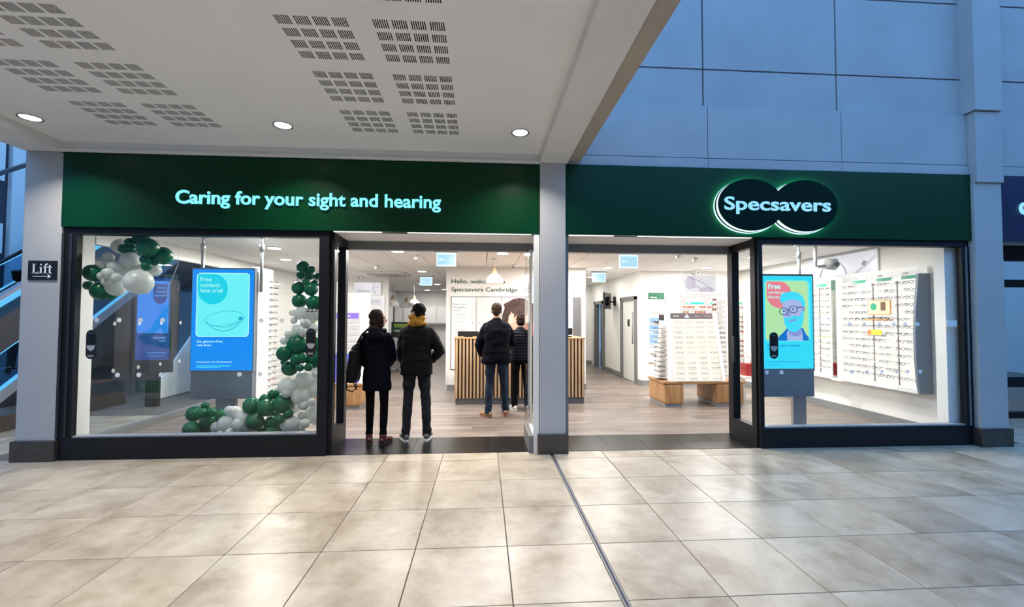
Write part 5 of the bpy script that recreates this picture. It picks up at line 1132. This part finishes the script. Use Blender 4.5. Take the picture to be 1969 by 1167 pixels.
def person(label, loc, rz, H, P_):
    """local frame: x right, y forward, z up; P_ holds pose and clothes"""
    t = thing('person', label, 'person', loc, rz=rz); s = H/1.75; g = P_.get; dx = g('sway', 0)
    z = lambda f: f*H
    wd = g('build', 1.0)
    yaw = radians(g('yaw', 0)); R3 = Matrix.Rotation(yaw, 3, 'Z') @ Matrix.Rotation(radians(g('nod', 0)), 3, 'X')
    hc = Vector((dx*1.2, .012*s+g('lean', 0), z(.925))); hp = lambda x, y, zz: (hc+R3 @ Vector((x*s, y*s, zz*s)))[:]
    sh = {i: Vector((i*.165*s*wd+dx, g('lean', 0)*.8, z(.805))) for i in (-1, 1)}
    el, wr = {-1: Vector(g('elL')), 1: Vector(g('elR'))}, {-1: Vector(g('wrL')), 1: Vector(g('wrR'))}
    hip = {i: Vector((i*.088*s, 0, z(.52))) for i in (-1, 1)}
    an = {-1: Vector((*g('ftL')[:2], z(.048))), 1: Vector((*g('ftR')[:2], z(.048)))}; ta = {-1: g('ftL')[2], 1: g('ftR')[2]}
    kn = {i: (hip[i]+an[i])/2+Vector((g('kneeout', .0)*i, .025*s, .02)) for i in (-1, 1)}
    # --- the body: one continuous surface
    b = B()
    b.loft([(0, 0, z(.47), .06*s, .06*s), (0, 0, z(.50), .14*s*wd, .09*s), (0, 0, z(.55), .145*s*wd, .095*s), (dx*.5, 0, z(.62), .125*s*wd, .085*s), (dx*.8, 0, z(.70), .14*s*wd, .095*s), (dx, 0, z(.775), .13*s*wd, .085*s), (dx, g('lean', 0)*.8, z(.815), .10*s*wd, .065*s), (dx, g('lean', 0)*.8, z(.845), .06*s, .055*s)], 24)
    b.tube([(dx, g('lean', 0)*.8-.005, z(.80)), (dx, g('lean', 0)*.8, z(.85)), (hc+Vector((0, -.01*s, -.03*s)))[:]], [.062*s, .056*s, .055*s], 14)
    for i in (-1, 1):
        b.tube([hip[i][:], ((hip[i]+kn[i])/2)[:], kn[i][:], ((kn[i]*.62+an[i]*.38))[:], an[i][:]], [.066*s, .052*s, .038*s, .036*s, .030*s], 12)
        a_ = radians(ta[i]); fd = Vector((-sin(a_), cos(a_), 0)); b.ell((an[i]+fd*.06*s+Vector((0, 0, -.045*s)))[:], (.038*s, .10*s, .032*s), Matrix.Rotation(a_, 3, 'Z')); b.ell((an[i]+Vector((0, 0, -.03*s)))[:], (.034*s, .04*s, .045*s))
        b.tube([(sh[i]+Vector((-i*.04*s, 0, -.04*s)))[:], ((sh[i]+el[i])/2+Vector((-i*.008, 0, 0)))[:], el[i][:], ((el[i]+wr[i])/2)[:], wr[i][:]], [.036*s, .038*s, .034*s, .031*s, .025*s], 12)
        hand(b, wr[i], (wr[i]-el[i]).normalized()*.5+Vector(g('handdir', (0, 0, -1)))*.5, i, s, g('curl', .5))
    b.ell(hp(0, -.012, .035), (.074*s, .094*s, .085*s), R3, 20, 14); b.ell(hp(0, .030, -.030), (.060*s, .066*s, .085*s), R3, 20, 14); b.ell(hp(0, .055, -.088), (.034*s, .034*s, .026*s), R3)
    b.tube([hp(0, .085, .022), hp(0, .103, -.008), hp(0, .114, -.022)], [.009*s, .012*s, .015*s], 10); b.ell(hp(0, .112, -.024), (.017*s, .013*s, .012*s), R3)
    for i in (-1, 1): b.ell(hp(i*.074, -.004, -.006), (.012*s, .020*s, .033*s), R3); b.ell(hp(i*.03, .082, .025), (.024*s, .012*s, .008*s), R3)
    b.ell(hp(0, .086, -.052), (.026*s, .014*s, .014*s), R3)
    smooth_mesh('body', b, .0065, 'skin', t, sm=3)
    for i in (-1, 1):
        b = B(); b.ell(hp(i*.030, .083, .006), (.012*s, .010*s, .009*s), R3); e = b.build('eye', 'eye_white', t, local=True)
        b = B(); b.ell(hp(i*.030, .090, .006), (.0055*s, .004*s, .0055*s), R3); b.build('iris', 'iris', e, local=True)
    b = B(); b.ell(hp(0, .096, -.047), (.022*s, .006*s, .005*s), R3); b.ell(hp(0, .095, -.056), (.020*s, .007*s, .006*s), R3); b.build('mouth', 'lips', t, local=True)
    # --- hair
    hb = B(); hm = g('hairstyle', 'short')
    hb.ell(hp(0, -.024, .042), (.083*s, .097*s, .088*s), R3, 20, 14); hb.ell(hp(0, -.055, -.015), (.068*s, .052*s, .062*s), R3)
    for i in (-1, 1): hb.ell(hp(i*.066, .008, .015), (.014*s, .035*s, .035*s), R3)
    if hm == 'long':
        hb.ell(hp(0, -.040, -.05), (.088*s, .072*s, .10*s), R3); hb.ell(hp(0, -.045, -.14), (.112*s, .078*s, .085*s), R3)
        for i in (-1, 1): hb.ell(hp(i*.070, .008, -.03), (.030*s, .052*s, .105*s), R3)
    if hm == 'bob': hb.ell(hp(0, -.03, -.02), (.088*s, .082*s, .075*s), R3); hb.ell(hp(0, -.03, .07), (.08*s, .085*s, .07*s), R3)
    smooth_mesh('hair', hb, .007, g('hair'), t, sm=2, wr=.006, wf=26, seed=H*7)
    # --- trousers
    tb = B(); T = g('tr', 1.0)
    tb.loft([(0, 0, z(.475), .07*s, .07*s), (0, 0, z(.50), .155*s*wd*T, .108*s), (0, 0, z(.56), .158*s*wd*T, .11*s), (0, 0, z(.61), .145*s*wd, .10*s)], 24)
    for i in (-1, 1):
        A, K, N = hip[i], kn[i], an[i]; fl_ = g('flare', .0)
        pts = [A+Vector((0, 0, .0)), A.lerp(K, .35), A.lerp(K, .7), K, K.lerp(N, .3), K.lerp(N, .6), K.lerp(N, .8), K.lerp(N, .88), K.lerp(N, .95), N+Vector((0, 0, -.025 if fl_ else .02))]
        rr = [.092*T, .084*T, .070*T, .062*T, .062*T, .056*T+fl_*.4, .050*T+fl_, .056*T+fl_, .049*T+fl_, .055*T+fl_]
        tb.tube([p[:] for p in pts], [r*s for r in rr], 16)
    smooth_mesh('trousers', tb, .008, g('trousers'), t, sm=3, wr=g('twr', .008), wf=8, seed=H*3)
    # --- shoes
    for i in (-1, 1):
        a_ = radians(ta[i]); Rz = Matrix.Rotation(a_, 3, 'Z'); o_ = Vector((an[i].x, an[i].y, 0)); q = lambda x, y, zz: (o_+Rz @ Vector((x*s, y*s, zz*s)))[:]
        sb = B(); sb.ell(q(0, -.025, .055), (.040*s, .052*s, .045*s), Rz); sb.ell(q(0, .05, .050), (.042*s, .085*s, .040*s), Rz); sb.ell(q(0, .125, .042), (.047*s, .068*s, .030*s), Rz); sb.tube([q(0, -.01, .05), q(0, -.012, g('boot', .095))], [.043*s, .042*s], 14)
        sb.v = [(x, y, max(zz, .018)) for x, y, zz in sb.v]
        so = smooth_mesh('shoe', sb, .007, g('shoe'), t, sm=3)
        pl = [(0+.047*sin(u)*(.85 if cos(u) < 0 else 1), .055+.145*cos(u)) for u in [2*pi*k/24 for k in range(24)]]
        B().prism([(o_+Rz @ Vector((x*s, y*s, .002)))[:] for x, y in pl][::-1], (0, 0, .024*s)).build('sole', g('sole'), so, local=True)
    # --- upper garment
    jb = B(); J = g('jk', 1.0)*wd; hem = z(g('hem')); jl = g('lean', 0)
    top = [(dx*.8, 0, z(.70), .172*s*J, .125*s*J), (dx, jl*.4, z(.76), .182*s*J, .125*s*J), (dx, jl*.7, z(.795), .172*s*J, .110*s*J), (dx, jl*.75, z(.815), .150*s*J, .098*s*J), (dx, jl*.8, z(.833), .112*s*J, .086*s*J), (dx, jl*.8, z(.85), .075*s, .072*s)]
    low = [(0, 0, hem, g('hemw', .175)*s*J, .13*s*J), (0, 0, hem+.03, (g('hemw', .175)+.003)*s*J, .132*s*J), (dx*.4, 0, (hem+z(.64))/2, (g('hemw', .175)+.155)/2*s*J+.012*s, .13*s*J), (dx*.5, 0, z(.64), .163*s*J, .122*s*J)]
    jb.loft(low+top, 28, 2.2)
    for i in (-1, 1):
        A, E_, W_ = sh[i]+Vector((-i*.015, 0, -.005)), el[i], wr[i]; k = g('slv', 1.0)
        jb.tube([p[:] for p in (A+Vector((0, 0, -.03*s)), A.lerp(E_, .35), A.lerp(E_, .75), E_, E_.lerp(W_, .4), E_.lerp(W_, .8), W_)], [x*s*k for x in (.056, .064, .062, .060, .056, .050, .045)], 16)
        jb.ell((A+Vector((-i*.004*s, 0, -.022*s)))[:], (.060*s, .064*s, .060*s))
    if g('collar', 1): jb.tube([(dx, jl*.8-.003, z(.835)), (dx, jl*.8, z(.862))], [.078*s, .068*s], 18)
    smooth_mesh(g('top', 'jacket'), jb, .0085, g('topm'), t, sm=3, wr=g('wr', .011), wf=g('wf', 7), seed=H*5, ridges=g('ridges'))
    if g('hood'):
        b = B()
        if g('hood') == 'mustard':
            b.ell((dx+.0, jl-.075*s, z(.852)), (.105*s, .062*s, .055*s), Matrix.Rotation(-.25, 3, 'X')); b.ell((dx-.035*s, jl-.06*s, z(.885)), (.075*s, .045*s, .045*s), Matrix.Rotation(.5, 3, 'Y')); b.ell((dx+.05*s, jl-.06*s, z(.875)), (.07*s, .045*s, .045*s), Matrix.Rotation(-.5, 3, 'Y'))
            b.tube([(dx+.10*s*cos(a), jl+.095*s*sin(a)-.005, z(.845)+.012*sin(-a)) for a in [2*pi*k/20 for k in range(20)]], .026*s, 10, closed=True)
            smooth_mesh('hood', b, .007, 'hood_mustard', t, sm=3, wr=.010, wf=15, seed=4)
        else:
            b.ell((dx, jl-.105*s, z(.80)), (.115*s, .05*s, .07*s), Matrix.Rotation(-.2, 3, 'X')); b.tube([(dx+.095*s*cos(a), jl+.08*s*sin(a)-.01, z(.838)) for a in [2*pi*k/20 for k in range(20)]], .03*s, 10, closed=True)
            smooth_mesh('hood', b, .008, g('topm'), t, sm=3, wr=.008, wf=12, seed=4)
    if g('cap'):
        b = B(); b.ell(hp(0, -.015, .085), (.108*s, .118*s, .042*s), R3, 20, 10); b.ell(hp(0, -.01, .055), (.088*s, .104*s, .04*s), R3); b.ell(hp(0, .095, .05), (.07*s, .055*s, .010*s), R3); smooth_mesh('flat_cap', b, .007, 'cap_dark', t, sm=2)
    return t
person('woman in a long navy coat and dark leggings in the left entrance', (-1.345, 5.68, .003), 0, 1.70, dict(
    yaw=-62, hair='hair_brown', hairstyle='long', elL=(-.215, .03, 1.08), wrL=(-.16, .20, .93), elR=(.170, .07, 1.07), wrR=(.10, .24, .97), ftL=(-.085, -.01, 14), ftR=(.095, -.04, -22),
    trousers='leggings', tr=.86, twr=.004, shoe='boot_red', sole='sole_dark', boot=.13, topm='coat_navy', top='coat', hem=.395, hemw=.195, jk=.98, wr=.008, hood='self', build=.95, slv=1.0))
person('man in a dark padded jacket with a mustard hood and grey trousers, left entrance', (-.865, 5.80, .003), 0, 1.785, dict(
    yaw=52, hair='hair_dark', elL=(-.205, .03, 1.10), wrL=(-.15, .19, .93), elR=(.295, .02, 1.15), wrR=(.17, .20, 1.02), ftL=(-.13, -.03, 24), ftR=(.14, -.0, -6),
    trousers='trouser_grey', tr=.98, twr=.011, flare=.006, shoe='shoe_grey', sole='sole_white', topm='jacket_char', hem=.475, hemw=.178, jk=1.07, slv=1.12, wr=.013, wf=9, hood='mustard', build=1.05, collar=1))
person('tall man in a dark navy overshirt and blue jeans leaning at the desk', (.215, 7.07, 0), 0, 1.84, dict(
    yaw=-4, nod=-8, lean=.03, hair='hair_mid', elL=(-.285, .03, 1.16), wrL=(-.235, .10, .98), elR=(.27, .12, 1.18), wrR=(.14, .34, 1.20), ftL=(-.13, -.02, 38), ftR=(.155, .10, -6), curl=.6,
    trousers='jeans', tr=.98, twr=.011, flare=.004, shoe='shoe_tan', sole='shoe_tan', topm='shirt_navy', top='overshirt', hem=.468, hemw=.19, jk=1.12, slv=1.1, wr=.012, build=1.08))
person('short-haired woman in a quilted navy jacket and white trainers at the desk', (.65, 7.60, 0), 0, 1.66, dict(
    yaw=6, nod=-6, hair='hair_brown', hairstyle='bob', elL=(-.235, .08, 1.03), wrL=(-.17, .30, 1.08), elR=(.235, .08, 1.03), wrR=(.17, .28, 1.10), ftL=(-.105, -.02, 20), ftR=(.12, .0, -12),
    trousers='trouser_black', tr=.98, twr=.007, flare=.006, shoe='sole_white', sole='sole_white', topm='puffer', top='quilted_jacket', hem=.52, hemw=.175, jk=1.06, wr=.004, ridges=(.84, 1.38, .052, .016)))
person('person in flat cap and dark coat on the escalator at the left edge', (-7.64, 7.72, .66), 0, 1.70, dict(
    yaw=0, hair='hair_dark', elL=(-.26, .0, 1.08), wrL=(-.2, .12, .9), elR=(.26, .0, 1.08), wrR=(.2, .12, .9), ftL=(-.10, -.0, 5), ftR=(.10, .0, -5),
    trousers='trouser_black', shoe='cap_dark', sole='sole_dark', topm='coat_black', top='coat', hem=.42, hemw=.19, jk=1.12, cap=1, slv=1.1, build=1.1))
# rucksack on the woman's left side
t = thing('rucksack', 'small dark rucksack at the left side of the woman in the navy coat', 'bag', (-1.64, 5.66, .78))
b = B(); b.box(-.060, .060, -.14, .14, 0, .41, bev=.05).ell((0, 0, .40), (.06, .12, .09)).ell((-.04, 0, .15), (.05, .10, .12)); b.xf(Matrix.Translation((-1.635, 5.64, .78)) @ Matrix.Rotation(.10, 4, 'Y'))
smooth_mesh('bag_body', b, .008, 'bag_black', t, sm=3, wr=.007, wf=9, local=False)
B().tube([(-1.70, 5.60, .80), (-1.69, 5.58, .70), (-1.62, 5.57, .67), (-1.57, 5.58, .72), (-1.585, 5.60, .80)], .008, 6).tube([(-1.62, 5.60, .80), (-1.585, 5.59, .72), (-1.565, 5.60, .69)], .007, 6).build('strap_loop', 'bag_black', t)
B().tube([(-1.60, 5.62, 1.20), (-1.565, 5.61, 1.29), (-1.515, 5.60, 1.38), (-1.455, 5.63, 1.445), (-1.43, 5.70, 1.44), (-1.45, 5.80, 1.34), (-1.54, 5.80, 1.16)], .014, 6).build('shoulder_strap', 'bag_black', t)
B().box(-1.668, -1.660, 5.488, 5.494, 1.0, 1.07).tube([(-1.69, 5.495, 1.09), (-1.64, 5.49, 1.10)], .003).build('zip', 'steel', t)
